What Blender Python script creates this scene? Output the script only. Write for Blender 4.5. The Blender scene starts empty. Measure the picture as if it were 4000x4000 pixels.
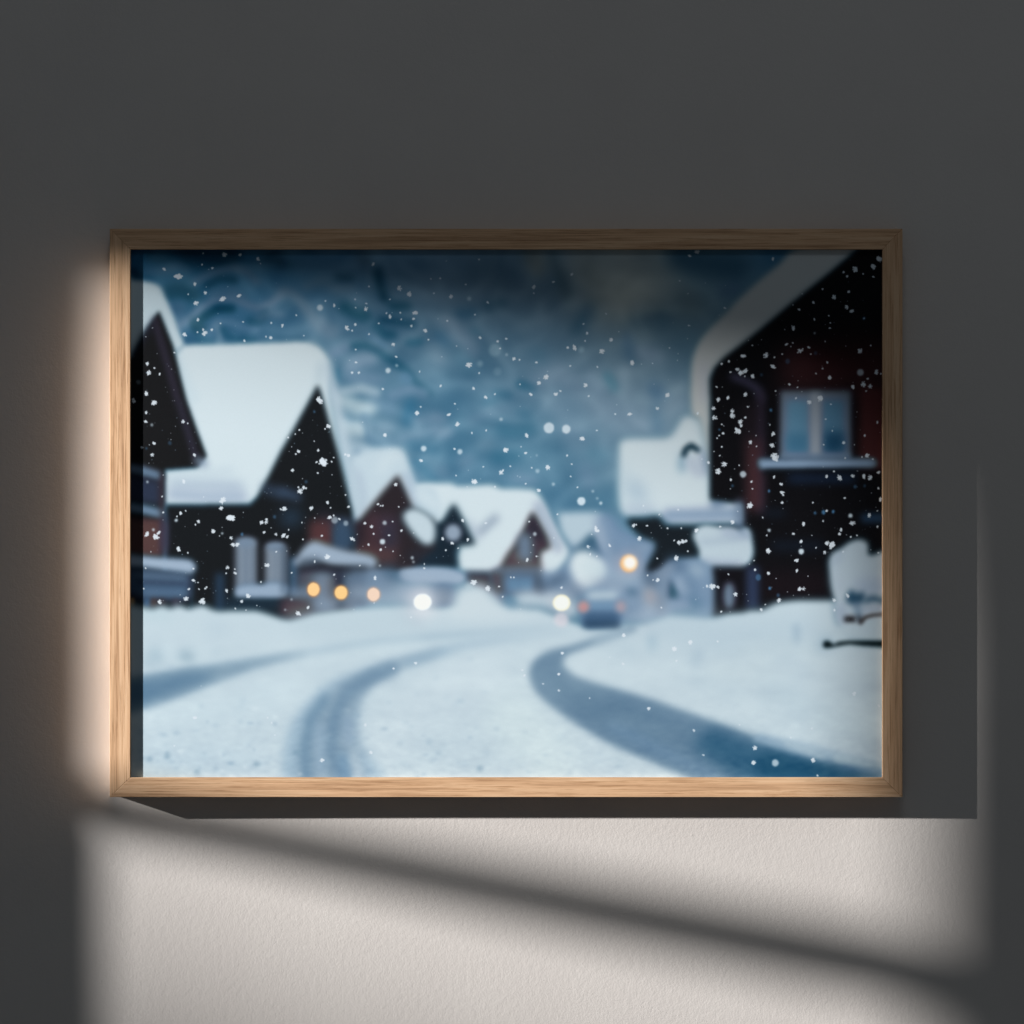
import bpy, bmesh, math, random
import numpy as np
from mathutils import Vector

scene = bpy.context.scene
COL = scene.collection
random.seed(4)

# ---------------------------------------------------------------- units
MM = 0.0005                     # one unit of the measuring grid (1932 across the view) in metres
CAMD = 3.0                      # camera distance from the wall
def X(px): return (px - 966) * MM
def Z(py): return (966 - py) * MM

# =====================================================================
#  THE PRINTED PICTURE (drawn here, shape by shape, as the flat print it is)
# =====================================================================
S = 0.5
PX0, PY0, PW, PH = 496, 960, 2970, 2092          # print area on the measuring sheet (4000 wide)
W, H = int(PW * S), int(PH * S)
TILE = {}
for _r, _oy in (('A', 960), ('B', 1540), ('C', 2040)):
    for _c, _ox in enumerate((500, 1100, 1700, 2300, 2880)):
        TILE[_r + str(_c)] = (_ox, _oy, 3.22)
TILE['D0'] = (500, 2340, 1.288)
TILE['D1'] = (2000, 2340, 1.288)
TILE['O'] = (0, 0, 0.483)
def q(t, x, y):
    ox, oy, s = TILE[t]
    return ((ox + x / s - PX0) * S, (oy + y / s - PY0) * S)
def pts(*a):
    """pts('A0',[(x,y),..],'A1',[...]) -> canvas points"""
    o = []
    for t, l in zip(a[::2], a[1::2]):
        o += [q(t, x, y) for x, y in l]
    return o

def smooth(l, closed=True, n=5):
    """Catmull-Rom through the points, for soft organic outlines"""
    P = np.array(l, float); m = len(P); o = []
    for i in range(m if closed else m - 1):
        if closed:
            a, b, c, d = P[(i - 1) % m], P[i], P[(i + 1) % m], P[(i + 2) % m]
        else:
            a, b, c, d = P[max(i - 1, 0)], P[i], P[i + 1], P[min(i + 2, m - 1)]
        for k in range(n):
            t = k / n
            o.append(0.5 * (2 * b + (c - a) * t + (2 * a - 5 * b + 4 * c - d) * t * t + (3 * b - a - 3 * c + d) * t ** 3))
    if not closed: o.append(P[-1])
    return [tuple(v) for v in o]

def box1(a, r, ax):
    if r < 1: return a
    n = 2 * r + 1
    pad = [(0, 0), (0, 0)]; pad[ax] = (r + 1, r)
    c = np.cumsum(np.pad(a, pad, mode='edge'), axis=ax)
    if ax == 0: return (c[n:] - c[:-n]) / n
    return (c[:, n:] - c[:, :-n]) / n
def blur(a, s):
    if s < 0.4: return a
    if s < 1.6:
        R = int(3 * s) + 1
        k = np.exp(-np.arange(-R, R + 1) ** 2 / (2 * s * s)); k /= k.sum()
        p = np.pad(a, R, mode='edge')
        p = sum(k[i] * p[i:i + a.shape[0], :] for i in range(2 * R + 1))
        return sum(k[i] * p[:, i:i + a.shape[1]] for i in range(2 * R + 1))
    w = math.sqrt(12 * s * s / 3 + 1); r = max(1, int(round((w - 1) / 2)))
    for _ in range(3):
        a = box1(a, r, 0); a = box1(a, r, 1)
    return a

def window(P, pad):
    xs = [p[0] for p in P]; ys = [p[1] for p in P]
    return (max(-60, int(min(xs) - pad)), min(W + 60, int(max(xs) + pad) + 1),
            max(-60, int(min(ys) - pad)), min(H + 60, int(max(ys) + pad) + 1))
def put(mask, x0, y0, col, al):
    h, w = mask.shape
    a0, b0 = max(0, -x0), max(0, -y0); a1, b1 = min(w, W - x0), min(h, H - y0)
    if a1 <= a0 or b1 <= b0: return
    m = (mask[b0:b1, a0:a1] * al)[..., None].clip(0, 1)
    v = IMG[y0 + b0:y0 + b1, x0 + a0:x0 + a1]
    v[...] = v * (1 - m) + np.array(col, float) / 255 * m

def poly(P, col, s=4, al=1.0, fringe=None):
    """filled outline; s = softness of focus in canvas px"""
    if fringe: poly(P, fringe, s * 1.6, 0.55 * al)
    x0, x1, y0, y1 = window(P, 3.2 * s + 3)
    if x1 <= x0 or y1 <= y0: return
    gy, gx = np.mgrid[y0:y1, x0:x1].astype(float)
    ins = np.zeros(gx.shape, bool)
    n = len(P)
    for i in range(n):
        ax, ay = P[i]; bx, by = P[(i + 1) % n]
        if ay == by: continue
        c = ((ay > gy) != (by > gy)) & (gx < (bx - ax) * (gy - ay) / (by - ay) + ax)
        ins ^= c
    put(blur(ins.astype(float), s), x0, y0, col, al)

def stroke(t, l, r, col, s=4, al=1.0):
    """soft band through points; radius r in tile units"""
    P = [q(t, *p[:2]) for p in l]; k = S / TILE[t][2]
    R = [(p[2] if len(p) > 2 else r) * k for p in l]
    x0, x1, y0, y1 = window(P, max(R) + 3.2 * s + 3)
    if x1 <= x0 or y1 <= y0: return
    gy, gx = np.mgrid[y0:y1, x0:x1].astype(float)
    m = np.zeros(gx.shape)
    if len(P) == 1:
        m = (np.hypot(gx - P[0][0], gy - P[0][1]) < R[0]).astype(float)
    for i in range(len(P) - 1):
        (ax, ay), (bx, by) = P[i], P[i + 1]
        L = max((bx - ax) ** 2 + (by - ay) ** 2, 1e-6)
        u = (((gx - ax) * (bx - ax) + (gy - ay) * (by - ay)) / L).clip(0, 1)
        d = np.hypot(gx - ax - u * (bx - ax), gy - ay - u * (by - ay))
        m = np.maximum(m, (d < R[i] + u * (R[i + 1] - R[i])).astype(float))
    put(blur(m, s), x0, y0, col, al)

def ell(t, x, y, rx, ry, col, s=1, al=1.0, rot=0):
    cx, cy = q(t, x, y); k = S / TILE[t][2]; rx *= k; ry *= k
    R = max(rx, ry); x0, x1, y0, y1 = window([(cx - R, cy - R), (cx + R, cy + R)], 3.2 * s + 3)
    if x1 <= x0 or y1 <= y0: return
    gy, gx = np.mgrid[y0:y1, x0:x1].astype(float); gx -= cx; gy -= cy
    c, sn = math.cos(rot), math.sin(rot)
    d = ((gx * c + gy * sn) / rx) ** 2 + ((-gx * sn + gy * c) / ry) ** 2
    put(blur((d < 1).astype(float), s), x0, y0, col, al)

def rect(t, xa, ya, xb, yb, col, s=4, al=1.0, fringe=None):
    poly([q(t, xa, ya), q(t, xb, ya), q(t, xb, yb), q(t, xa, yb)], col, s, al, fringe)

# ---- far slope: coarse tones of the misty wooded mountain
IMG = np.zeros((H, W, 3))
gx_ = [246, 350, 450, 650, 850, 1050, 1180, 1300, 1450, 1665]
gy_ = [471, 560, 650, 750, 850, 950, 1060]
G = [
 [(24,72,105),(26,76,108),(30,80,112),(66,108,140),(80,112,138),(92,120,140),(160,168,164),(112,140,152),(42,90,122),(40,80,110)],
 [(22,74,106),(30,84,116),(48,98,132),(66,110,142),(92,124,150),(96,126,148),(186,192,186),(112,142,156),(80,120,145),(60,100,130)],
 [(70,115,150),(64,112,146),(58,108,142),(88,130,158),(88,130,158),(98,134,160),(116,148,168),(100,136,158),(120,150,165),(90,120,140)],
 [(80,120,150),(70,118,148),(66,114,146),(80,124,152),(84,132,162),(108,146,172),(134,164,186),(120,154,178),(120,150,170),(80,100,120)],
 [(90,130,160),(90,130,160),(90,130,160),(140,170,190),(72,122,152),(72,122,152),(122,156,180),(134,162,184),(120,150,170),(80,100,120)],
 [(90,130,160),(90,130,160),(90,130,160),(120,150,175),(80,124,154),(72,120,150),(84,130,156),(100,140,168),(110,140,165),(80,100,120)],
 [(90,130,160),(90,130,160),(90,130,160),(120,150,175),(90,130,158),(88,128,156),(90,134,160),(112,142,170),(110,140,165),(80,100,120)],
]
G = np.array(G, float) / 255
G[0] = G[0] * 1.18 + .05; G[1] = G[1] * 1.1 + .02  # top rows painted lighter to offset the shade falling on the print's top
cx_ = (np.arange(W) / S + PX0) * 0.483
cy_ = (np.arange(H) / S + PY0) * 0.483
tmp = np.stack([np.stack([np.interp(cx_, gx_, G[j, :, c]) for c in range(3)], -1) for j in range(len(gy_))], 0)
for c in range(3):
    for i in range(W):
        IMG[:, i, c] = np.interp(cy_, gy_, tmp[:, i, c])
rng = np.random.RandomState(7)
nz = sum(blur(rng.randn(H // 1, W), s) * s * a for s, a in ((9, .030), (18, .040), (34, .04)))
IMG += nz[..., None] * np.array([1.0, .95, .85]) * 0.55
IMG = IMG.clip(0.02, 1)

LT = (98, 136, 166)
for t, l, r, c, s, a in [
 ('A0', [(700,110),(1100,170),(1320,130)], 100, (12,52,78), 14, .8),
 ('A0', [(480,590),(650,560),(820,620)], 95, (16,68,94), 11, .85),
 ('A0', [(40,330),(120,360)], 50, (12,56,84), 8, .8),
 ('A0', [(260,130),(480,170)], 60, (18,66,96), 10, .7),
 ('A0', [(210,330),(450,310),(640,240),(740,320)], 42, (64,110,144), 8, .8),
 ('A0', [(520,130),(620,60)], 40, (16,60,90), 9, .6),
 ('A0', [(840,450),(1040,350),(1300,280),(1500,320),(1620,450)], 46, (96,130,160), 8, .75),
 ('A0', [(990,500),(1150,410),(1350,430)], 42, (18,70,98), 8, .8),
 ('A0', [(560,770),(660,770),(640,860)], 75, (84,124,156), 10, .75),
 ('A0', [(640,1000),(760,930),(900,800),(1080,680),(1300,650),(1500,740),(1640,790),(1780,730),(1932,620)], 52, (104,136,166), 8, .85),
 ('A0', [(1050,600),(1300,560),(1450,640)], 50, (92,128,158), 9, .6),
 ('A0', [(850,1010),(960,880),(1120,790),(1300,790)], 52, (18,74,100), 7, .9),
 ('A0', [(830,950),(880,1060),(960,1050)], 55, (20,72,98), 8, .85),
 ('A0', [(1010,1090),(1120,960),(1300,960),(1450,1020),(1620,1040)], 46, (92,134,168), 8, .75),
 ('A0', [(1120,1000),(1170,1120),(1150,1230)], 48, (116,152,178), 8, .8),
 ('A0', [(1190,1040),(1230,1130),(1380,1180),(1580,1180)], 42, (34,92,124), 7, .85),
 ('A0', [(900,1170),(1020,1210)], 48, (48,104,134), 7, .8),
 ('A0', [(1520,940),(1640,960),(1740,840)], 44, (26,84,114), 8, .85),
 ('A0', [(1700,160),(1850,100),(1932,220)], 70, (20,58,84), 14, .7),
 ('A0', [(1650,900),(1800,840),(1932,860)], 52, (108,142,170), 9, .7),
 ('A1', [(0,560),(150,600),(250,720),(380,880),(470,1020),(620,1090)], 66, (116,146,170), 11, .75),
 ('A1', [(20,750),(140,770)], 52, (58,108,142), 9, .8),
 ('A1', [(300,520),(500,440),(700,540),(850,520)], 60, (110,142,166), 11, .6),
 ('A1', [(790,770),(920,840),(1050,880)], 85, (20,82,112), 10, .9),
 ('A1', [(700,390),(860,400)], 44, (28,74,102), 10, .8),
 ('A1', [(1000,130),(1060,200)], 70, (40,74,98), 13, .6),
 ('A1', [(1200,300),(1230,480),(1290,640),(1290,660)], 62, (16,70,100), 9, .85),
 ('A1', [(1380,760),(1560,760)], 70, (30,88,118), 10, .85),
 ('A1', [(1180,1000),(1300,1130),(1380,1120)], 68, (30,90,122), 10, .85),
 ('A1', [(1260,920),(1450,950),(1650,980)], 56, (32,88,120), 9, .85),
 ('A1', [(1150,760),(1300,820)], 60, (90,132,162), 10, .7),
 ('A1', [(1080,1120),(1200,1190),(1310,1270)], 38, (92,138,172), 7, .8),
 ('A1', [(900,1260),(1050,1250),(1180,1330),(1380,1440),(1560,1560),(1680,1720),(1850,1850)], 52, (30,90,120), 8, .85),
 ('A1', [(1600,1220),(1750,1200)], 42, (36,102,134), 8, .8),
 ('A1', [(590,1370),(800,1280)], 52, (118,148,178), 9, .8),
 ('A1', [(860,1520),(1000,1440),(1120,1430)], 85, (132,160,186), 11, .8),
 ('A1', [(900,1650),(1200,1680)], 80, (104,136,166), 12, .7),
 ('A1', [(690,1560),(700,1680)], 34, (50,112,144), 6, .8),
 ('A1', [(780,1830),(1000,1790),(1180,1850)], 62, (166,190,206), 8, .85),
 ('A1', [(1380,1880),(1600,1800),(1800,1860)], 60, (116,150,180), 9, .8),
 ('A1', [(1550,1660),(1570,1670)], 78, (90,136,170), 7, .75),
 ('A1', [(500,950),(620,1080),(680,1060)], 70, (120,152,178), 11, .7),
 ('A2', [(280,860),(480,850)], 68, (52,104,140), 12, .8),
 ('A2', [(640,780),(850,700)], 60, (54,100,128), 12, .8),
 ('A2', [(50,1130),(110,1220)], 80, (72,124,160), 12, .8),
 ('A2', [(460,1070),(520,1060)], 46, (80,132,160), 9, .7),
 ('A2', [(150,940),(330,1100),(480,1300)], 80, (128,156,182), 13, .7),
 ('A2', [(0,1300),(60,1420)], 90, (130,162,186), 13, .6),
 ('A2', [(300,1380),(430,1560)], 70, (76,128,158), 12, .6),
 ('A2', [(1060,1740),(1230,1780)], 52, (46,110,142), 8, .85),
 ('A2', [(760,1850),(920,1880)], 50, (54,112,144), 9, .7),
 ('A2', [(560,300),(700,220),(900,320)], 150, (50,88,116), 20, .55),
 ('A2', [(1450,120),(1580,360),(1640,620)], 62, (72,104,120), 13, .8),
 ('A2', [(1220,80),(1280,260)], 105, (148,156,152), 15, .8),
 ('A2', [(1800,1050),(1880,860),(1932,800)], 85, (56,104,134), 16, .8),
 ('A2', [(1300,1700),(1500,1560),(1800,1800)], 120, (132,160,186), 16, .6),
 ('A2', [(1250,1350),(1350,1420)], 90, (84,130,158), 13, .6),
 ('A3', [(900,900),(960,960)], 80, (66,108,134), 14, .8),
 ('A3', [(560,960),(800,960),(1150,1060),(1250,1180)], 110, (84,124,148), 18, .65),
 ('A3', [(1150,130),(1450,200),(1850,260)], 190, (44,88,116), 22, .8),
 ('A3', [(1700,560),(1850,560)], 90, (66,102,140), 16, .6),
 ('A3', [(1180,600),(1300,720)], 110, (126,150,160), 16, .7),
 ('A3', [(480,1160),(520,1380)], 76, (84,126,160), 13, .8),
 ('A3', [(660,1330),(860,1400)], 80, (140,166,192), 12, .75),
 ('A3', [(430,1560),(460,1800)], 74, (156,184,204), 12, .8),
 ('A3', [(230,1640),(310,1780)], 66, (78,138,164), 10, .85),
 ('A3', [(20,1640),(130,1840)], 76, (140,170,196), 12, .8),
 ('A3', [(820,1800),(900,1900)], 90, (96,138,174), 12, .7),
 ('A3', [(600,1900),(650,1932)], 80, (150,180,200), 12, .7),
 ('A3', [(1100,1800),(1200,1850)], 90, (150,178,196), 14, .6),
 ('B1', [(560,60),(760,80),(1000,180),(1120,160)], 90, (186,208,218), 11, .9),
 ('B1', [(700,420),(850,460),(1000,440)], 105, (188,208,218), 10, .9),
 ('B1', [(700,640),(900,640),(1020,700)], 100, (166,190,206), 10, .9),
 ('B1', [(1030,270),(1070,380),(1100,570),(1300,620),(1430,600)], 44, (104,142,170), 8, .8),
 ('B1', [(1250,430),(1350,430)], 70, (140,168,190), 12, .6),
 ('B1', [(1620,130),(1590,320)], 78, (56,120,156), 11, .8),
 ('B1', [(1150,60),(1400,180)], 60, (118,154,184), 12, .6),
 ('B1', [(1500,540),(1720,500),(1932,420)], 52, (126,160,186), 10, .7),
 ('B1', [(1700,340),(1932,300)], 70, (124,156,182), 12, .7),
 ('B1', [(1620,640),(1800,680),(1932,700)], 56, (62,116,148), 9, .8),
 ('B1', [(1700,850),(1800,960),(1932,1060)], 66, (58,114,146), 10, .8),
 ('B1', [(950,760),(960,960)], 66, (128,156,180), 9, .8),
 ('B2', [(830,440),(1000,480),(1200,430)], 80, (44,106,138), 12, .8),
 ('B2', [(760,790),(900,800),(1040,760)], 72, (42,104,136), 12, .85),
 ('B2', [(1090,240),(1160,280)], 60, (58,116,148), 11, .7),
 ('B2', [(620,110),(740,70)], 44, (58,116,148), 9, .8),
 ('B2', [(450,330),(650,230),(900,200)], 52, (110,148,176), 11, .75),
 ('B2', [(0,290),(90,310)], 60, (128,158,184), 10, .7),
 ('B2', [(40,480),(160,470)], 72, (126,156,182), 11, .75),
 ('B2', [(560,640),(680,620)], 72, (104,142,168), 12, .7),
 ('B2', [(360,860),(420,820)], 88, (104,140,168), 13, .7),
 ('B2', [(60,950),(100,1000)], 80, (100,136,164), 13, .6),
 ('B2', [(1520,60),(1720,320),(1760,560)], 150, (122,156,182), 20, .7),
 ('B2', [(1000,1040),(1220,1090)], 70, (98,134,164), 11, .7),
 ('B2', [(1880,960),(1932,1100)], 90, (108,142,172), 14, .7),
 ('B2', [(1500,1250),(1700,1350)], 110, (66,116,148), 16, .7),
 ('B3', [(100,150),(400,260),(700,380)], 150, (138,166,190), 20, .75),
 ('B3', [(60,740),(180,780)], 86, (82,134,162), 14, .8),
 ('B3', [(150,1350),(300,1250)], 110, (72,122,152), 14, .8),
 ('B3', [(840,180),(860,450)], 60, (92,138,170), 12, .7),
 ('B3', [(1000,150),(1250,60)], 90, (138,166,188), 14, .7),
 ('B3', [(330,1600),(480,1900)], 120, (98,138,168), 14, .8),
 ]:
    stroke(t, l, r, c, s * .68, min(1, a * 1.08))
# pale gap of cloud above the ridge
for l, r, c, sg, a in [
 ([(-100,160),(300,240),(620,330)], 190, (176,182,180), 20, .75), ([(60,420),(380,560),(760,520)], 130, (214,218,208), 18, .9),
 ([(200,560),(420,720)], 90, (214,218,208), 16, .8), ([(700,260),(1000,420),(940,560)], 90, (182,190,188), 18, .7),
 ([(500,90),(800,160)], 90, (128,140,146), 16, .6), ([(1180,640),(1340,820)], 90, (124,146,154), 16, .5), ([(150,840),(320,760)], 70, (150,164,168), 14, .5)]:
    stroke('A3', l, r, c, sg, a)
stroke('A2', [(1800,180),(1932,420)], 120, (150,158,156), 18, .7)
stroke('A2', [(1230,80),(1330,300)], 90, (128,138,138), 15, .6)
# blurred snow-laden branches: thin pale ridges and dark gaps all over the slope
rg_ = np.random.RandomState(11)
def field(sx_, sy_):
    a = rg_.randn(H, W)
    for _ in range(3): a = box1(box1(a, sy_, 0), sx_, 1)
    return a / a.std()
wx_, wy_ = field(30, 30) * 20, field(30, 30) * 16
yy_, xx_ = np.mgrid[0:H, 0:W]
def warp(a): return a[(yy_ + wy_).astype(int) % H, (xx_ + wx_).astype(int) % W]
rid = np.exp(-np.abs(warp(field(26, 15))) * 2.0) - .38 + .45 * (np.exp(-np.abs(warp(field(13, 9))) * 2.2) - .35)
rid = blur(rid, 6.0)
dk = blur(warp(field(14, 11)), 4)
xn, yn = xx_ / W, yy_ / H
amt = np.interp(xn, [0, .35, .55, .8, 1], [1, 1, .8, .45, .3]) * np.interp(yn, [0, .12, .5, 1], [.6, 1, .9, .6])
IMG += (rid * .16 * amt - dk.clip(-1.5, 2.5) * .022 * amt)[..., None] * np.array([1.05, .95, .85])
hz = (.14 + .16 * np.exp(-((xn - .66) / .20) ** 2 - ((yn - .36) / .26) ** 2) + .08 * np.exp(-((xn - .48) / .2) ** 2 - (yn / .12) ** 2))[..., None]
IMG = (IMG * (1 - hz) + np.array([.50, .585, .645]) * hz).clip(.03, 1)
for (x, y, r, a) in [(750,1310,76,.45),(560,1480,36,.5),(780,1580,48,.3),(425,660,26,.5),(1835,1305,38,.6)]:
    ell('A2', x, y, r, r * 1.05, (160,190,206), 2.2, a)

SNOW = (212, 224, 230); FR = (44, 100, 126); DK = (28, 33, 38)

# ---- house five and the mist at the end of the road
poly(pts('B2', [(1540,1490),(1932,1475),(2070,1490),(2140,1600),(2240,1850),(2330,1990),(1900,1960),(1700,1932),(1560,1700)]), (184,202,214), 6)
rect('C2', 1330, 330, 1932, 900, (116,142,170), 12)
poly(pts('C2', [(1932,150),(1740,360),(1760,440),(1932,440)], 'C3', [(60,460),(180,560),(240,540),(160,300),(70,130)]), (62,98,124), 6)
rect('C3', -20, 380, 1500, 1250, (128,150,178), 12)
poly(pts('C3', [(90,-100),(250,-100),(360,100),(640,200),(820,260),(800,420),(740,640),(300,620),(180,330)]), (124,146,176), 9)
stroke('C3', [(130,60),(220,300),(300,480)], 50, (150,162,188), 7, .8)
stroke('C2', [(1480,380),(1440,620)], 115, (128,150,178), 8, .9)
stroke('C2', [(1480,720),(1580,700)], 62, (66,86,112), 8, .85)
stroke('C2', [(1340,840),(1450,830)], 60, (84,98,124), 9, .85)
stroke('C2', [(1720,800),(1800,900)], 80, (120,134,156), 10, .7)
stroke('C2', [(1850,520),(1900,660),(1960,600)], 170, (216,226,231), 7)
stroke('C3', [(0,560),(110,600)], 105, (206,220,226), 9, .9)
stroke('C3', [(240,640),(500,700),(640,640)], 80, (170,190,205), 13, .8)
stroke('C3', [(30,760),(420,800)], 46, (152,166,184), 9, .7)

# ---- house four (two gables, brown front and garage)
poly(smooth(pts('B1', [(1640,1250),(1720,1130)], 'B2', [(0,1112),(200,1112),(300,1152),(700,1130),(830,1180),(1180,1188),(1290,1240),(1380,1390),(1470,1580),(1580,1800),(1680,2000)], 'C2', [(1500,620),(1300,620),(760,610),(700,622),(400,612),(290,560),(258,420),(280,310),(0,300)], 'B1', [(1640,1700)]), n=3), SNOW, 5.5, 1, FR)
stroke('B2', [(1290,1400),(1420,1680),(1540,1932)], 55, (152,160,186), 7, .8)
stroke('B2', [(560,1730),(660,1640),(760,1550)], 44, (132,148,170), 7, .8)
stroke('B2', [(430,1620),(520,1800)], 40, (168,178,198), 8, .7)
poly(pts('B2', [(1222,1465),(1350,1700),(1450,1890)], 'C2', [(1450,320),(1330,380),(1310,640),(1300,900),(740,900),(700,620),(790,600),(880,430)], 'B2', [(990,1880),(1110,1690)]), (70,58,70), 5, 1)
poly(pts('B2', [(1222,1475),(1340,1700),(1420,1860),(1250,1820),(1120,1740)]), (48,48,60), 6, .9)
stroke('C2', [(1090,400),(960,430),(1200,500),(1300,560),(900,560)], 38, (112,84,96), 7, .8)
stroke('C2', [(1120,220),(1130,400)], 85, (116,130,158), 7, .9)
rect('C2', 740, 570, 1330, 640, (112,118,146), 6, .9)
rect('C2', 850, 640, 1280, 920, (100,134,164), 8)
rect('C2', 1280, 640, 1350, 900, (84,92,118), 7)
stroke('C2', [(760,660),(780,900),(840,1000)], 38, (104,84,104), 7, .85)
poly(pts('C2', [(380,630),(700,630),(730,900),(600,860),(420,760)]), (62,54,68), 6)
# dormer front
poly(pts('B1', [(1870,1660),(1932,1610)], 'B2', [(90,1590),(232,1368),(350,1590),(510,1900)], 'C2', [(500,270),(290,290),(262,400),(280,570),(0,560)], 'C1', [(1450,580),(1380,300)], 'B1', [(1550,1500)]), (30,44,56), 5, 1, FR)
ell('C2', 222, 128, 102, 108, (158,162,188), 4.5, .95)
ell('C1', 1590, 280, 108, 92, (90,100,128), 5, .9)

# ---- house three (small gable) and its snowy roof
poly(smooth(pts('B1', [(860,840),(960,760),(1090,692),(1400,668),(1515,710),(1585,830),(1650,1030),(1700,1130),(1800,1150),(1932,1200),(2000,1500),(1932,1600),(1760,1500),(1600,1440),(1460,1100),(1200,1500),(1000,1560),(900,1500)]), n=3), (196,212,222), 5.5, 1)
stroke('B1', [(1470,760),(1300,820),(1250,950)], 60, (208,221,228), 8, .8)
stroke('B1', [(1560,1000),(1640,1250),(1700,1360)], 34, (160,178,200), 6, .8)
stroke('B1', [(1750,1260),(1932,1400)], 80, (206,220,228), 7, .9)
stroke('B1', [(930,1000),(1000,1300),(960,1500)], 50, (168,182,202), 8, .8)
poly(pts('B1', [(1460,1005),(1560,1220),(1650,1420),(1800,1500),(1932,1590),(1932,1932)], 'C1', [(1600,600),(900,600),(600,400)], 'B1', [(700,1700),(960,1590),(1070,1460),(1260,1230)]), (46,42,48), 5, 1)
rect('C1', 900, 240, 1440, 520, (84,62,66), 9, .9)
rect('B1', 1060, 1500, 1420, 1850, (66,52,62), 9, .8)
rect('B1', 1230, 1560, 1450, 1932, (58,56,72), 9, .7)
rect('B1', 870, 1600, 1010, 1932, (44,40,50), 7, .9)
poly(smooth(pts('B1', [(1530,1520),(1620,1440),(1740,1460),(1880,1560),(1930,1700),(1900,1860),(1800,1880),(1700,1800),(1580,1650)])), (196,211,220), 5, 1, FR)
# low roof in front
poly(smooth(pts('C1', [(1470,680),(1500,590),(1700,566),(1932,566)], 'C2', [(0,566),(200,590),(340,640),(370,700),(300,765),(100,765),(0,765)], 'C1', [(1800,750),(1560,740)]), n=3), (160,176,198), 4.5)
rect('C1', 1350, 780, 1932, 1010, (150,166,186), 12)
rect('C2', -20, 800, 240, 1090, (120,132,158), 8)
stroke('C2', [(100,900),(130,1000)], 50, (150,150,172), 8, .6)

# ---- house two: great snow roof and dark gable
poly(smooth(pts('A1', [(330,1212),(460,1270),(560,1370),(625,1500),(655,1640),(700,1780),(745,1880)], 'B1', [(770,220),(845,600),(915,900),(1020,1270),(980,1480),(880,1520),(700,900),(450,300),(350,-100)], 'A1', [(250,1500)]), n=3), (186,203,215), 7, 1)
poly(pts('A0', [(690,1245),(1300,1232),(1932,1212)], 'A1', [(200,1200),(330,1213),(460,1268),(540,1350),(590,1450),(600,1932)], 'B1', [(800,1200),(400,1200),(100,1000)], 'B0', [(1600,1320),(1530,1384),(490,1388),(448,1350),(452,960),(860,920),(700,300)], 'A0', [(500,1500)]), SNOW, 4.5, 1, FR)
stroke('A1', [(480,1500),(470,1700)], 30, (176,196,208), 7, .7)
stroke('B0', [(560,1130),(1100,1140),(1400,1160)], 60, (162,178,198), 9, .8)
stroke('B0', [(540,1260),(1000,1290),(1440,1290)], 60, (158,172,196), 8, .9)
stroke('B0', [(520,1040),(900,1000),(1300,960)], 44, (192,207,218), 8, .7)
poly(pts('A1', [(450,1745)], 'B1', [(490,-20),(600,380),(720,800),(830,1250),(885,1480),(900,1932)], 'C1', [(900,1300),(-60,1300)], 'C0', [(1700,1300),(470,1200)], 'B0', [(470,1392),(1530,1390),(1620,1300),(1760,1040),(1932,700)], 'B1', [(150,440),(400,-20)]), DK, 4, 1, FR)
stroke('A1', [(560,1480),(600,1700),(640,1932)], 46, (188,204,218), 7, .6)
stroke('B0', [(1720,1180),(1932,1250)], 44, (64,84,112), 8, .8)
stroke('B1', [(0,1220),(200,1290)], 46, (66,86,114), 7, .85)
rect('B1', 0, 1450, 230, 1640, (48,72,96), 12, .75)
rect('B1', 370, 1600, 640, 1932, (80,54,58), 9, .9)
rect('C1', 370, 0, 640, 280, (84,56,60), 8, .9)
stroke('B1', [(500,1500),(640,1620),(900,1640)], 40, (66,60,76), 9, .6)
rect('B1', 660, 1560, 860, 1932, (62,84,110), 7, .9)
rect('C1', 660, 60, 870, 340, (56,78,102), 7, .9)
# shuttered window with snowy sill
rect('C0', 1095, 640, 1205, 1110, (46,70,96), 6, .8)
rect('C0', 1220, 930, 1932, 1110, (36,62,84), 8, .55)
rect('C0', 1350, 220, 1612, 900, (126,134,154), 5)
ell('C0', 1480, 250, 120, 70, (122,132,158), 4)
rect('C0', 1725, 300, 1990, 900, (128,136,154), 5)
ell('C0', 1850, 300, 120, 60, (124,134,160), 4)
for x in (1480, 1560, 1850): rect('C0', x - 8, 300, x + 8, 780, (98,108,134), 3, .6)
poly(smooth(pts('C0', [(1350,900),(1370,820),(1500,790),(1700,780),(1800,760),(1980,790),(1990,900),(1932,940),(1400,935)])), (152,168,192), 4, 1, FR)
rect('C1', 95, 440, 215, 960, (70,104,134), 6, .85)
rect('C1', 0, 300, 50, 900, (60,72,96), 5, .7)
# lean-to roof with the lamps below
poly(smooth(pts('C1', [(200,420),(280,310),(400,235),(560,280),(740,335),(960,380),(1120,415),(1195,480),(1170,560),(1050,592),(860,575),(640,548),(470,500),(300,560),(150,520)])), (158,170,192), 5, 1)
stroke('C1', [(260,520),(440,500)], 50, (44,54,70), 7, .85)
rect('C1', 225, 590, 1100, 1060, (86,92,116), 8)
rect('C1', 225, 560, 1080, 630, (30,36,44), 6, .95)
rect('C1', 640, 620, 790, 830, (36,44,58), 6, .9)
rect('C1', 240, 640, 400, 820, (84,72,86), 8, .8)
rect('C1', 400, 640, 610, 1060, (126,126,152), 8, .9)
rect('C1', 600, 700, 660, 1060, (120,88,96), 7, .7)
rect('C1', 820, 620, 1340, 800, (98,118,144), 10, .9)
rect('C1', 830, 800, 1340, 960, (150,162,184), 10, .9)
rect('C1', 1240, 560, 1460, 820, (62,88,112), 12, .8)
stroke('C1', [(1130,690),(1300,760)], 70, (142,160,184), 10, .7)
rect('C1', 80, 840, 360, 960, (134,146,174), 8, .85)
rect('C1', 0, 960, 390, 1210, (84,66,78), 8, .95)
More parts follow.
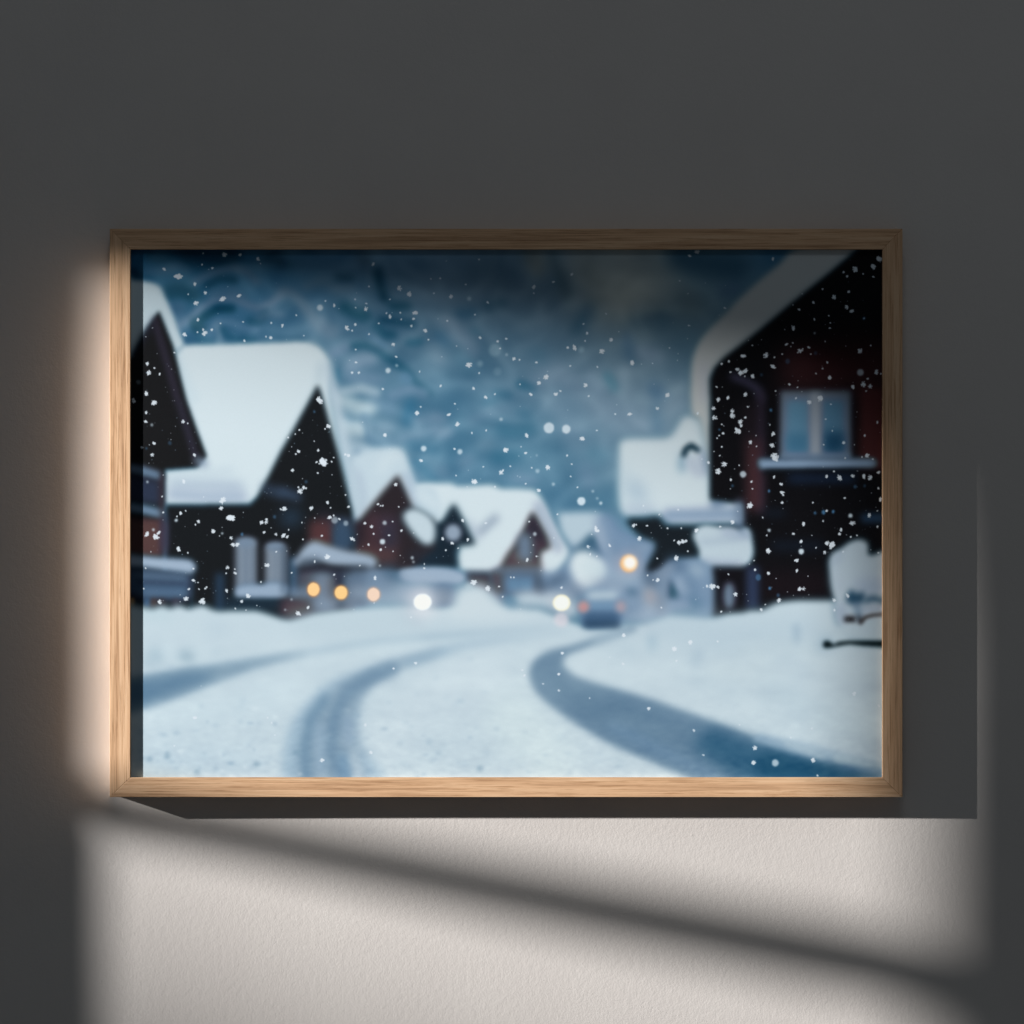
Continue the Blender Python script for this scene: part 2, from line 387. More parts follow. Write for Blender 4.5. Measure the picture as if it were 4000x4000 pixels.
rect('C1', 400, 960, 690, 1130, (136,146,172), 9, .9)
rect('C1', 800, 960, 930, 1110, (132,134,160), 8, .9)
rect('C1', 1080, 940, 1500, 1100, (160,178,194), 14, .9)

# ---- house one (far left)
poly(smooth(pts('A0', [(-80,400),(60,430),(210,440),(330,470),(405,520),(460,630),(560,850),(625,1050),(700,1260),(560,1300),(300,1300),(-80,1600)]), n=3), (200,216,224), 4.5, 1)
stroke('A0', [(470,1000),(690,1600),(830,1932)], 60, (204,219,227), 7, .9)
poly(pts('A0', [(385,815),(560,1250),(728,1932)], 'B0', [(860,440),(985,775),(880,912),(460,942),(440,1932)], 'C0', [(440,440),(440,600),(800,640),(780,1150),(-100,1150)], 'A0', [(-100,1600),(40,1390),(200,1090)]), (29,32,36), 3.5, 1, FR)
stroke('A0', [(330,920),(410,1200),(500,1500),(620,1932)], 34, (58,54,72), 5, .85)
stroke('B0', [(640,100),(740,430),(850,800)], 34, (56,54,72), 5, .85)
stroke('A0', [(290,990),(190,1140),(60,1370)], 28, (40,44,62), 6, .8)
stroke('B0', [(880,840),(960,870)], 48, (136,152,176), 6, .85)
poly(pts('B0', [(-60,850),(200,905),(405,970),(405,1085),(200,1035),(-60,970)]), (106,124,152), 4.5, .95)
poly(pts('B0', [(-60,985),(405,1095),(405,1390),(-60,1320)]), (48,58,80), 6, .9)
poly(pts('B0', [(-60,1350),(200,1395),(430,1450),(430,1560),(200,1500),(-60,1455)]), (112,136,162), 4.5, .95, FR)
poly(pts('B0', [(-60,1540),(425,1590),(425,1932),(-60,1932)]), (86,62,66), 6, .95)
poly(pts('C0', [(-60,0),(425,0),(425,440),(-60,400)]), (88,62,64), 5, .95)
rect('B0', 395, 1000, 450, 1932, (72,58,70), 5, .8)
rect('B0', 430, 1500, 500, 1932, (52,56,76), 5, .7)
rect('C0', 410, 0, 490, 440, (66,60,80), 5, .8)
poly(pts('C0', [(-60,560),(790,640),(780,960),(200,960),(-60,900)]), (66,82,112), 7)
stroke('C0', [(100,660),(450,680),(700,690)], 36, (96,106,136), 6, .9)
stroke('C0', [(100,740),(700,770)], 12, (44,54,74), 4, .9)
stroke('C0', [(200,880),(700,890)], 40, (94,116,148), 6, .9)
poly(smooth(pts('C0', [(-60,400),(200,428),(450,450),(740,468),(825,510),(845,570),(800,632),(640,615),(450,592),(200,560),(-60,530)]), n=3), (162,174,198), 4, 1, FR)
ell('C0', 45, 1005, 38, 62, (190,140,90), 2.5, .9)
for x, c in ((240,(70,108,156)), (320,(80,58,56)), (420,(62,52,56)), (600,(76,66,84))):
    ell('C0', x, 1010, 44, 60, c, 4, .8)

# ---- house six (right of the road)
poly(smooth(pts('B3', [(372,760),(380,620),(450,560),(700,548),(960,545),(1060,480),(1160,310),(1260,258),(1400,280),(1560,300),(1560,1400),(1700,1340),(1900,1330),(1960,1420),(1932,1600),(1500,1625),(1040,1625),(960,1560),(860,1510),(560,1530),(420,1490),(375,1300)]), n=3), SNOW, 6, 1, FR)
stroke('B3', [(560,1150),(640,1280)], 90, (168,190,208), 12, .8)
stroke('B3', [(420,900),(420,1350)], 40, (176,198,212), 12, .6)
stroke('B3', [(480,1450),(800,1460)], 46, (164,180,202), 9, .8)
stroke('B3', [(1000,1520),(1500,1510),(1880,1500)], 78, (140,156,186), 7, .95)
stroke('B3', [(1560,1400),(1700,1370)], 50, (140,152,180), 7, .9)
stroke('B3', [(1170,930),(1180,780)], 46, (130,166,188), 7, .9)
stroke('B3', [(1195,760),(1215,690),(1285,640),(1370,700)], 34, (14,44,60), 4.5, 1)
rect('B3', 1410, 700, 1520, 1000, (136,150,180), 8, .8)
stroke('B3', [(1290,850),(1360,960)], 72, (188,198,214), 7, .95)
poly(smooth(pts('B3', [(480,1575),(700,1560),(880,1545),(960,1640),(1200,1655),(1932,1650)], 'C3', [(1932,120),(1600,300),(1400,440),(1050,460),(880,600),(740,640),(720,560),(790,420),(835,260),(660,180),(540,70)]), n=3), (30,38,45), 5, 1, FR)

# ---- right house: roof edge, dark wall, window
poly(smooth(pts('A4', [(1540,20),(780,20),(520,230),(250,450),(0,680)], 'A3', [(1740,820),(1560,990),(1420,1150),(1330,1320),(1285,1520),(1275,1932)], 'B3', [(1300,260),(1400,320),(1480,700),(1540,1000),(1560,0)], 'A3', [(1560,1600)], 'A4', [(100,1300)]), n=3), (200,203,203), 5, 1, FR)
stroke('A3', [(1440,1500),(1450,1932)], 40, (188,190,206), 8, .6)
poly(pts('A4', [(1525,30),(1180,320),(700,705),(300,1040),(0,1275)], 'A3', [(1700,1400),(1580,1530),(1520,1680),(1528,1932)], 'B3', [(1525,600),(1520,1320),(1700,1340),(1930,1380),(1932,1700)], 'C4', [(120,60),(170,400),(100,560),(60,1200),(1932,1200)], 'A4', [(2100,1932),(2100,-60)]), (24,27,32), 4.5, 1, FR)
rect('A4', 560, 1250, 2000, 1800, (78,46,50), 20, .8)
rect('A4', 900, 1150, 1900, 1500, (46,24,28), 22, .5)
rect('B4', 1530, -100, 1900, 950, (92,50,52), 8, .85)
stroke('A4', [(-60,1640),(120,1710),(260,1800),(300,1932)], 34, (92,88,120), 6, .8)
stroke('B4', [(290,0),(290,500),(290,1450)], 46, (54,48,64), 6, .85)
rect('B4', 110, 560, 290, 1450, (84,54,60), 9, .85)
rect('B4', 90, 100, 240, 600, (50,42,50), 12, .7)
stroke('B4', [(20,1380),(30,1600)], 55, (118,126,156), 6, .8)
rect('B4', 540, -50, 1425, 800, (122,122,146), 5)
rect('B4', 610, 60, 905, 745, (106,150,178), 6)
rect('B4', 1055, 60, 1350, 745, (94,138,168), 6)
rect('B4', 610, 480, 905, 745, (72,122,154), 8, .9)
rect('B4', 1080, 470, 1340, 745, (34,76,108), 8, .9)
rect('B4', 700, 180, 880, 420, (84,134,166), 14, .5)
rect('B4', 915, -30, 1045, 780, (164,168,184), 5)
rect('B4', 540, 745, 1425, 800, (130,144,176), 4, .9)
poly(pts('B4', [(275,815),(1400,805),(1720,812),(1752,870),(1710,915),(300,935),(262,870)]), (146,162,194), 4, 1, FR)
rect('B4', 320, 950, 1800, 1000, (22,26,32), 4, .9)
rect('B4', 640, 1000, 1480, 1112, (32,48,72), 7, .85)
rect('B4', 1560, 1510, 1900, 1600, (52,84,118), 6, .9)
rect('B4', 330, 1450, 600, 1530, (30,40,54), 8, .8)
rect('C4', 430, 250, 1080, 340, (30,42,58), 9, .7)
rect('C4', 300, 600, 1150, 980, (34,30,36), 14, .7)
# porch with rounded snow cap
poly(smooth(pts('C3', [(1310,160),(1370,60),(1490,30),(1650,60),(1800,70),(1932,130)], 'C4', [(60,80),(140,90),(170,180),(196,330),(180,450),(110,540),(0,565)], 'C3', [(1800,548),(1540,535),(1400,480),(1385,350),(1340,250)]), n=3), (192,207,217), 4.5, 1, FR)
stroke('C3', [(1700,120),(1932,150)], 44, (160,172,196), 7, .8)
stroke('C3', [(1400,250),(1600,235),(1900,200)], 20, (150,168,188), 6, .7)
stroke('C4', [(60,110),(130,180)], 34, (136,152,178), 6, .8)
stroke('C3', [(1440,500),(1900,520)], 34, (160,172,194), 6, .8)
rect('C3', 1540, 555, 2040, 1210, (26,28,34), 5, 1)
ell('C3', 1762, 920, 70, 165, (122,126,156), 5, .95)
rect('C4', 115, 560, 265, 1090, (52,64,92), 6, .9)
# snowy shrubs and fence below house six
poly(smooth(pts('C3', [(1060,640),(1200,520),(1340,470),(1480,540),(1540,700),(1560,1000),(1500,1180),(1100,1150),(980,1000),(1000,800)])), (118,144,172), 8, .95)
stroke('C3', [(1330,590),(1380,620)], 90, (158,178,196), 8, .8)
stroke('C3', [(1140,740),(1200,830)], 82, (158,174,196), 8, .85)
poly(pts('C3', [(1010,690),(985,960),(1130,955),(1070,820)]), (22,66,84), 5, .95)
stroke('C3', [(1040,480),(1150,560)], 60, (72,98,124), 9, .7)
stroke('C3', [(820,700),(960,620),(1020,560)], 52, (136,138,166), 7, .85)
stroke('C3', [(960,720),(940,1000)], 40, (132,134,160), 8, .8)
stroke('C3', [(720,680),(800,770)], 62, (70,84,110), 9, .8)
stroke('C3', [(740,880),(780,1000)], 70, (178,160,172), 9, .8)
stroke('C3', [(880,1000),(920,1150)], 55, (122,120,144), 9, .8)
stroke('C3', [(520,870),(570,890)], 48, (64,100,126), 7, .85)
stroke('C3', [(480,1130),(620,1120)], 52, (108,136,160), 9, .7)
stroke('C3', [(1040,1070),(1230,1040)], 48, (142,156,184), 8, .8)
stroke('C3', [(1060,1130),(1330,1130)], 26, (60,104,130), 7, .8)
stroke('C3', [(1300,980),(1360,1040)], 50, (70,110,138), 8, .7)

# ---- snow on the ground
GR = (198, 213, 222)
poly(pts('C0', [(-100,1010),(200,1080),(310,1100),(420,1050),(520,1092),(640,1042),(760,1092),(850,1060),(940,1042),(1040,1092),(1120,1118),(1300,1112),(1600,1110),(1750,1150),(1932,1215)],
    'C1', [(100,1232),(250,1200),(420,1150),(800,1100),(1200,1070),(1500,1060),(1932,1080)],
    'C2', [(250,1060),(420,1060),(800,1100),(1300,1100),(1700,1250),(1932,1330)],
    'C3', [(300,1330),(500,1290),(720,1270),(860,1230),(1000,1180),(1400,1205),(1600,1205),(1750,1155),(1932,1140)],
    'C4', [(150,1112),(300,1112),(400,1062),(500,1012),(700,986),(1000,980),(1300,985),(1932,985)], 'D1', [(2000,960)], 'D0', [(-60,960)]), GR, 5, 1, FR)
poly(smooth(pts('C2', [(200,1080),(240,900),(310,810),(450,772),(620,790),(730,900),(850,1010),(1000,1090),(1200,1200),(600,1250),(150,1200)])), (206,218,225), 9)
stroke('C2', [(1080,960),(1280,960),(1480,980),(1700,1100)], 90, (206,217,225), 9, .9)
stroke('C2', [(870,960),(960,1040)], 44, (84,128,158), 7, .85)
ell('C2', 425, 805, 46, 44, (190,208,216), 3, .6)
stroke('C3', [(480,1210),(700,1180),(800,1300)], 60, (176,190,206), 12, .7)
stroke('C1', [(1520,1080),(1720,1230)], 60, (164,178,194), 12, .6)
stroke('C3', [(-40,1300),(380,1310)], 34, (130,156,180), 9, .8)
for t, l, rr_, c, sg, a in [
 ('C3', [(560,300),(620,560)], 30, (110,128,156), 8, .6), ('C3', [(300,260),(340,420)], 34, (112,134,162), 8, .6), ('C3', [(640,330),(760,300)], 40, (156,160,184), 8, .6),
 ('C3', [(420,700),(640,760)], 40, (150,172,192), 9, .7), ('C3', [(450,980),(640,960)], 40, (146,166,186), 9, .7), ('C3', [(700,1130),(780,1060)], 44, (172,184,200), 9, .7),
 ('C2', [(1350,640),(1560,660)], 40, (150,166,190), 8, .6), ('C2', [(1640,800),(1860,820)], 40, (140,150,172), 9, .6), ('C2', [(1300,760),(1340,880)], 26, (70,82,106), 7, .7),
 ('C2', [(1060,600),(1060,860)], 12, (88,116,146), 5, .5), ('C2', [(880,700),(1260,700)], 10, (88,118,148), 5, .5), ('C1', [(1150,700),(1150,900)], 22, (110,130,156), 7, .6),
 ('C1', [(1340,820),(1560,860)], 46, (168,184,200), 11, .7), ('B1', [(1150,1520),(1150,1850)], 30, (88,62,70), 8, .5), ('B1', [(1350,1700),(1350,1900)], 26, (40,48,62), 7, .6),
 ('C1', [(1060,60),(1200,300)], 60, (66,46,52), 11, .5), ('C1', [(1640,420),(1900,440)], 50, (40,58,76), 9, .5), ('C3', [(1240,700),(1300,860)], 50, (96,126,154), 8, .6),
 ('C3', [(1440,720),(1470,900)], 44, (136,158,182), 8, .6), ('C3', [(1060,900),(1180,960)], 30, (110,134,160), 7, .6)]:
    stroke(t, l, rr_, c, sg, a)
# the car driving away
poly(smooth(pts('C2', [(1860,1060),(1890,960)], 'C3', [(0,860),(200,840),(360,900),(440,1020),(410,1180),(370,1290),(0,1285)], 'C2', [(1880,1280),(1850,1180)])), (108,136,166), 6)
stroke('C3', [(20,920),(320,910)], 62, (192,207,217), 7, .95)
rect('C3', 0, 1020, 350, 1100, (118,152,182), 6, .9)
rect('C3', -60, 1140, 370, 1290, (74,104,138), 6, .9)
rect('C3', -60, 1235, 365, 1290, (48,76,104), 5, .9)
ell('C2', 1862, 1062, 66, 66, (196,142,150), 4, .8)
ell('C3', 398, 1060, 58, 70, (178,158,172), 5, .75)

# wheel tracks
def band(t, U, L, c, s, a=1.0): poly(smooth(pts(t, U), False) + smooth(pts(t, L), False)[::-1], c, s, a)
band('D0', [(-60,410),(80,388),(300,345),(600,300),(900,256),(1200,206),(1500,176),(1932,146),(2200,132)],
     [(-60,590),(80,545),(300,470),(500,395),(700,326),(900,285),(1200,236),(1500,206),(1932,162),(2200,134)], (168,190,205), 6)
band('D0', [(-60,412),(80,392),(300,350),(500,325),(720,292),(900,268)], [(-60,590),(80,545),(300,468),(500,392),(720,318),(900,280)], (128,154,174), 7, .9)
band('D0', [(-60,420),(80,400),(260,372),(420,362)], [(-60,588),(80,540),(260,470),(420,396)], (98,131,158), 9, .85)
band('D0', [(2250,158),(1932,188),(1700,215),(1500,262),(1300,318),(1150,365),(1000,430),(880,540),(800,680),(770,920)],
     [(2250,160),(1932,205),(1700,248),(1500,305),(1330,360),(1220,430),(1168,520),(1162,640),(1190,740),(1320,920)], (160,184,202), 8)
band('D0', [(1560,258),(1400,300),(1200,365),(1060,440),(940,560),(870,700),(850,920)],
     [(1560,285),(1400,335),(1280,385),(1190,470),(1150,560),(1150,680),(1180,790),(1200,920)], (138,161,180), 9, .9)
for l, r, c, a in [([(900,920),(890,740),(920,600),(990,500)], 26, (108,140,166), .8), ([(1060,920),(1020,740),(1040,580),(1100,470),(1220,390),(1330,350)], 34, (114,143,168), .85),
                   ([(1100,920),(1085,800)], 28, (104,140,172), .7), ([(970,860),(960,640)], 18, (150,176,200), .6), ([(1110,720),(1105,600)], 18, (144,168,194), .6),
                   ([(1160,910),(1150,840),(1130,790)], 22, (190,206,218), .7), ([(1220,880),(1180,780)], 12, (140,168,192), .6), ([(1400,320),(1600,262)], 12, (140,170,192), .6)]:
    stroke('D0', l, r, c, 7, a)
band('D1', [(600,135),(420,195),(290,235),(180,262),(110,310),(84,380),(120,470),(220,560),(360,650),(520,740),(700,815),(900,900),(960,940)],
     [(640,150),(470,205),(340,258),(270,290),(262,335),(340,392),(500,444),(700,504),(900,572),(1100,650),(1300,724),(1600,815),(1960,905)], (110,138,162), 6)
stroke('D1', [(560,150),(420,205)], 22, (172,192,206), 9, .85)
band('D1', [(170,330),(240,500),(420,640),(700,780),(940,900)], [(300,420),(560,500),(900,620),(1240,740),(1600,900)], (104,133,157), 11, .85)
band('D1', [(900,740),(1100,880),(1200,940)], [(1000,640),(1250,730),(1560,810),(1932,915)], (52,96,126), 13, .9)
band('D1', [(1200,820),(1300,940)], [(1300,760),(1500,810),(1900,930)], (34,80,110), 9, .85)
stroke('D1', [(500,640),(800,790),(1020,890)], 16, (130,160,188), 9, .6)
for l, r, c, a in [([(1230,700),(1420,760),(1600,800)], 16, (150,176,198), .7), ([(1240,690),(1500,740),(1700,800),(1860,850)], 10, (128,158,184), .6), ([(1640,800),(1860,845)], 20, (176,196,208), .8),
                   ([(1660,845),(1880,872)], 10, (70,110,146), .7), ([(1380,730),(1560,790)], 10, (190,206,214), .7)]:
    stroke('D1', l, r, c, 5, a)
# lights and darks in the snow
for t, l, r, c, s, a in [
 ('C0', [(0,1130),(300,1160),(500,1180)], 60, (190,210,218), 10, .7), ('C0', [(330,1640),(380,1700)], 62, (152,178,194), 10, .8),
 ('C0', [(670,1670),(800,1685)], 44, (128,158,176), 9, .85), ('C0', [(1080,1610),(1120,1640)], 40, (178,198,210), 8, .7), ('C0', [(1050,1300),(1180,1360)], 60, (184,202,214), 12, .7),
 ('C0', [(520,1560),(560,1750)], 50, (204,220,228), 10, .7), ('C0', [(880,1560),(920,1700)], 60, (202,218,226), 11, .7), ('C0', [(210,1720),(280,1760)], 30, (160,184,198), 8, .7),
 ('C1', [(200,1300),(900,1250),(1500,1200)], 110, (190,207,217), 16, .8), ('C1', [(600,1480),(1100,1440),(1932,1400)], 26, (178,197,210), 11, .7),
 ('C1', [(200,1760),(900,1640),(1700,1480)], 60, (204,219,227), 12, .7), ('C2', [(600,1150),(1400,1150)], 60, (204,217,225), 14, .6),
 ('C2', [(0,1350),(900,1300),(1500,1280)], 26, (182,200,213), 11, .7), ('D0', [(1300,700),(1500,500),(1800,400)], 130, (206,219,227), 22, .7),
 ('D0', [(150,620),(500,560),(800,440)], 70, (200,216,225), 18, .6), ('D0', [(150,800),(600,830)], 70, (184,203,216), 18, .5), ('D1', [(0,600),(150,740),(200,850)], 130, (211,225,229), 22, .8),
 ('D1', [(330,330),(600,370),(900,480),(1200,560)], 50, (204,218,226), 14, .75), ('D1', [(1000,380),(1300,340),(1500,300)], 60, (202,216,223), 16, .7),
 ('D1', [(760,120),(1100,190),(1500,170)], 80, (186,204,216), 18, .7), ('D1', [(1300,430),(1500,560),(1700,640)], 60, (188,206,216), 18, .5), ('D1', [(900,400),(1100,460)], 40, (184,202,214), 14, .5),
 ('C3', [(790,1440),(795,1580)], 42, (160,186,203), 8, .8), ('C3', [(1380,1640),(1330,1760)], 44, (158,180,198), 9, .75), ('C4', [(740,1310),(742,1500)], 32, (150,174,194), 6, .85),
 ('C3', [(250,1540),(600,1620)], 60, (186,204,216), 14, .6), ('C4', [(60,1600),(500,1560),(900,1560)], 70, (200,214,220), 14, .6), ('C4', [(500,1720),(900,1850)], 60, (178,196,210), 14, .5)]:
    stroke(t, l, r, c, s, a)
R2 = random.Random(21)
for _ in range(240):      # churned snow in the foreground, thickest low left
    x = R2.uniform(500, 2700); y = 3035 - abs(R2.gauss(0, 150))
    ox, oy = (x - 500) * 1.288, (y - 2340) * 1.288
    if 760 < ox < 1300 and R2.random() < .7: continue
    if ox > 1900 and (ox - 1932) > (oy - 480) * 2.0 - 60: continue
    k = R2.uniform(.12, .5) * (1.25 - (x - 500) / 2600)
    ell('D0', ox, oy, R2.uniform(6, 22), R2.uniform(4, 9), (140,168,190) if R2.random() < .7 else (222,232,238), R2.uniform(2.2, 4.5), k)
for x, y in ((108,803),(197,788),(345,868),(645,830),(845,772),(1770,850)):
    ell('D0', x, y, 16, 11, (120,150,172), 3, .7)

gm = np.clip((np.arange(H) / S + PY0 - 2420) / 200, 0, 1)[:, None]
gn = field(26, 8) * .006 + field(8, 4) * .004 + field(60, 16) * .007
gn2 = blur(field(4, 2), .8) * .009 * np.clip((np.arange(H) / S + PY0 - 2650) / 380, 0, 1)[:, None]
IMG += ((gn + gn2) * gm)[..., None] * np.array([1.1, 1.0, .8])
IMG = IMG.clip(.02, 1)
# ---- snow-laden bench on the right
BG = (188, 203, 214)
poly(smooth(pts('C4', [(1160,620),(1158,480),(1200,385),(1300,335),(1390,262),(1500,220),(1590,228),(1640,280),(1642,400),(1720,412),(1960,412),(1960,1500),(1300,1320),(1230,1000),(1190,850)]), n=3), BG, 4.5, 1, FR)
stroke('C4', [(1200,520),(1300,400)], 34, (160,176,198), 7, .7)
stroke('C4', [(1550,820),(1880,800)], 90, (158,172,198), 12, .75)
stroke('C4', [(1250,700),(1300,900)], 50, (178,190,206), 10, .6)
poly(smooth(pts('C4', [(1370,1000),(1400,870),(1450,850),(1500,900),(1560,870),(1600,900),(1580,1000),(1480,1030)])), (36,72,98), 5, .95)
stroke('C4', [(1620,990),(1700,950),(1860,1000)], 32, (42,78,104), 5, .95)
stroke('C4', [(1500,1020),(1530,1180)], 34, (84,114,144), 6, .85)
stroke('C4', [(1290,1060),(1330,1250)], 44, (150,164,190), 8, .8)
stroke('C4', [(1600,1090),(1880,1080)], 34, (164,174,196), 7, .8)
poly(pts('C4', [(1340,1180),(1490,1185),(1480,1265),(1350,1262)]), (24,20,24), 4)
stroke('C4', [(1530,1190),(1550,1260)], 24, (30,36,46), 4)
stroke('C4', [(1550,1262),(1610,1195),(1700,1172),(1880,1158)], 20, (44,28,28), 3.2)
poly(smooth(pts('C4', [(1230,1330),(1420,1262),(1500,1300),(1560,1320),(1620,1240),(1760,1195),(1960,1200),(1960,1490),(1500,1480),(1260,1420),(1100,1440)])), (190,206,216), 5, .95)
stroke('C4', [(1060,1560),(1120,1480)], 60, (140,168,188), 9, .5)
poly(smooth(pts('C4', [(1080,1520),(1110,1490),(1160,1500),(1210,1535),(1280,1505),(1450,1492),(1960,1500),(1960,1562),(1600,1548),(1420,1530),(1300,1545),(1160,1572),(1090,1570)])), (12,24,28), 3.2, 1, (60,104,124))

pe = ((IMG[..., 0] + IMG[..., 2]) / 2 - IMG[..., 1] - .004).clip(0, 1) * ((IMG[..., 1] - .22) / .12).clip(0, 1)
IMG[..., 1] += pe * .65; IMG[..., 0] -= pe * .5
# ---- lamps and headlights, out of focus
for t, x, y, rx, ry, c, rim in [('C1',398,842,78,88,(255,208,148),(240,150,80)), ('C1',745,882,83,88,(255,208,142),(244,160,80)), ('C1',1153,905,80,86,(246,214,192),(236,178,140))]:
    ell(t, x, y, rx * 1.05, ry * 1.05, rim, 2.0, .75)
    ell(t, x, y, rx * .95, ry * .95, c, 1.0)
rect('C3', -60, 1130, 370, 1290, (58,86,116), 6, .55)
stroke('C3', [(-40,1290),(370,1295)], 20, (34,56,78), 5, .7)
ell('C2', 1862, 1062, 60, 60, (205,140,146), 4, .75)
ell('C3', 398, 1060, 54, 64, (190,154,166), 5, .6)
ell('C3', 785, 930, 56, 70, (176,162,170), 8, .5)
ell('C1', 1770, 1000, 190, 180, (236,232,236), 13, .8)
ell('C1', 1770, 1000, 114, 104, (250,252,254), 1.6)
ell('C2', 1587, 1000, 150, 140, (196,196,206), 10, .6)
ell('C2', 1587, 1010, 108, 102, (246,232,190), 1.6)
ell('C2', 1585, 1012, 100, 94, (248,250,246), 2)
ell('C2', 1582, 1222, 90, 92, (222,214,222), 3.4, .75)
ell('C3', 500, 515, 150, 145, (196,180,188), 9, .55)
ell('C3', 500, 515, 108, 110, (250,190,130), 2.0)
ell('C3', 514, 506, 82, 82, (255,253,246), 3)
for t, x, y, r, a in [('B2',1428,420,66,.9),('B2',1645,435,54,.95),('B2',1835,1342,52,.95),('B2',308,720,33,.75),('A1',480,775,38,.8),('A1',1336,1566,33,.85),
                      ('B1',1784,680,35,.85),('B2',1250,1755,24,.7),('A2',425,662,24,.4),('B0',603,1583,20,.9),('B0',297,382,18,.6),('B2',826,312,22,.6),('B2',1283,962,26,.5),('B2',1482,1128,20,.6),
                      ('A0',130,1712,30,.35),('B4',70,1004,40,.8),('B4',1420,1524,27,.9),('C4',802,365,35,.95),('B4',398,1708,20,.85),('A4',1545,1590,42,.75),('A4',970,1096,14,.8),('B0',316,1702,17,.8),
                      ('B1',1293,1615,26,.7),('B1',1265,1852,34,.9),('B1',665,1580,42,.5),('B1',805,1620,32,.5),('C1',1640,445,20,.7),('C1',1655,497,17,.55),('B0',1182,1747,13,.9),('B0',240,1100,14,.85),('D1',1323,823,17,.75),
                      ('B3',148,1366,20,.8),('B3',48,1217,17,.55),('B3',102,1307,17,.45),('A1',1445,1503,18,.6),('A2',895,1368,17,.5),('B2',1275,766,13,.5),('C1',1233,543,13,.7),('C1',122,967,14,.6),('C1',42,1098,13,.7)]:
    ell(t, x, y, r, r * 1.03, (214,228,238), 1.3, a)
for t, x, y, r, a in [('B4',1082,1482,24,.7),('B4',975,1490,18,.5),('B4',1203,1474,18,.8),('B4',420,197,18,.7),('B4',1480,1160,20,.4),('B4',1600,1150,16,.35),('B4',395,1213,15,.8),('C4',407,828,17,.8),('C4',262,690,34,.45),
                      ('C4',510,916,20,.35),('A4',1590,910,16,.8),('A4',982,1346,20,.3),('A4',630,1450,28,.3),('B0',523,610,22,.25),('B0',228,677,12,.4),('B0',1840,1538,20,.35),('B1',305,1097,18,.3),('B0',1432,1758,17,.6),('B1',407,216,14,.5),('A4',300,1620,16,.3),('B3',1805,1148,16,.35),('B3',1640,443,12,.6)]:
    ell(t, x, y, r, r * 1.2, (92,150,200), 1.2, a)

# ---- snowflakes printed over the picture
FRNG = random.Random(77)
def flake(cx, cy, r, col=(222, 229, 237), al=1.0):
    """one irregular little crystal cluster; centre and radius in canvas px"""
    ss = 5; n = int((r + 2) * 2 * ss) | 1
    m = np.zeros((n, n)); c0 = n / 2
    yy, xx = np.mgrid[0:n, 0:n]
    def dot(x, y, rr):
        m[np.hypot(xx - x, yy - y) < rr] = 1
    rg = FRNG; R = r * ss; th0 = rg.uniform(0, 6.28)
    sq = rg.uniform(.55, 1.0); ra = rg.uniform(0, 3.14)
    def place(a, d, rr):
        x, y = math.cos(a) * d, math.sin(a) * d * sq
        dot(c0 + x * math.cos(ra) - y * math.sin(ra), c0 + x * math.sin(ra) + y * math.cos(ra), rr)
    if r < 1.6:
        for _ in range(rg.choice((1, 1, 2, 3))): place(rg.uniform(0, 6.28), rg.uniform(0, .7) * R, R * rg.uniform(.35, .6))
    else:
        dense = rg.random()
        nc = int(5 + 12 * dense)
        for _ in range(nc): place(rg.uniform(0, 6.28), R * .5 * math.sqrt(rg.random()), R * rg.uniform(.12, .24))
        na = rg.randint(6, 10)
        for i in range(na):
            a = th0 + i * 6.283 / na + rg.uniform(-.25, .25); L = R * rg.uniform(.6, 1.0)
            for k in range(7):
                d = L * (k + 1) / 7
                place(a + rg.uniform(-.06, .06), d, max(.9, R * .085))
                if k in (3, 5) and rg.random() < .8:
                    for sg in (-1, 1): place(a + sg * .32 * L / max(d, 1) * .6, d * 1.02, max(.9, R * rg.uniform(.06, .11)))
    for _ in range(2): pass
    # put on the sheet at sub-pixel position
    k = int(r + 2); x0 = int(round(cx)) - k; y0 = int(round(cy)) - k
    P = 2 * k + 1
    o = np.zeros((P, P))
    for j in range(P):
        a0, a1 = int(j * n / P), max(int((j + 1) * n / P), int(j * n / P) + 1)
        o[j] = [m[a0:a1, int(i * n / P):max(int((i + 1) * n / P), int(i * n / P) + 1)].mean() for i in range(P)]
    put((o * 1.25).clip(0, 1), x0, y0, col, al)
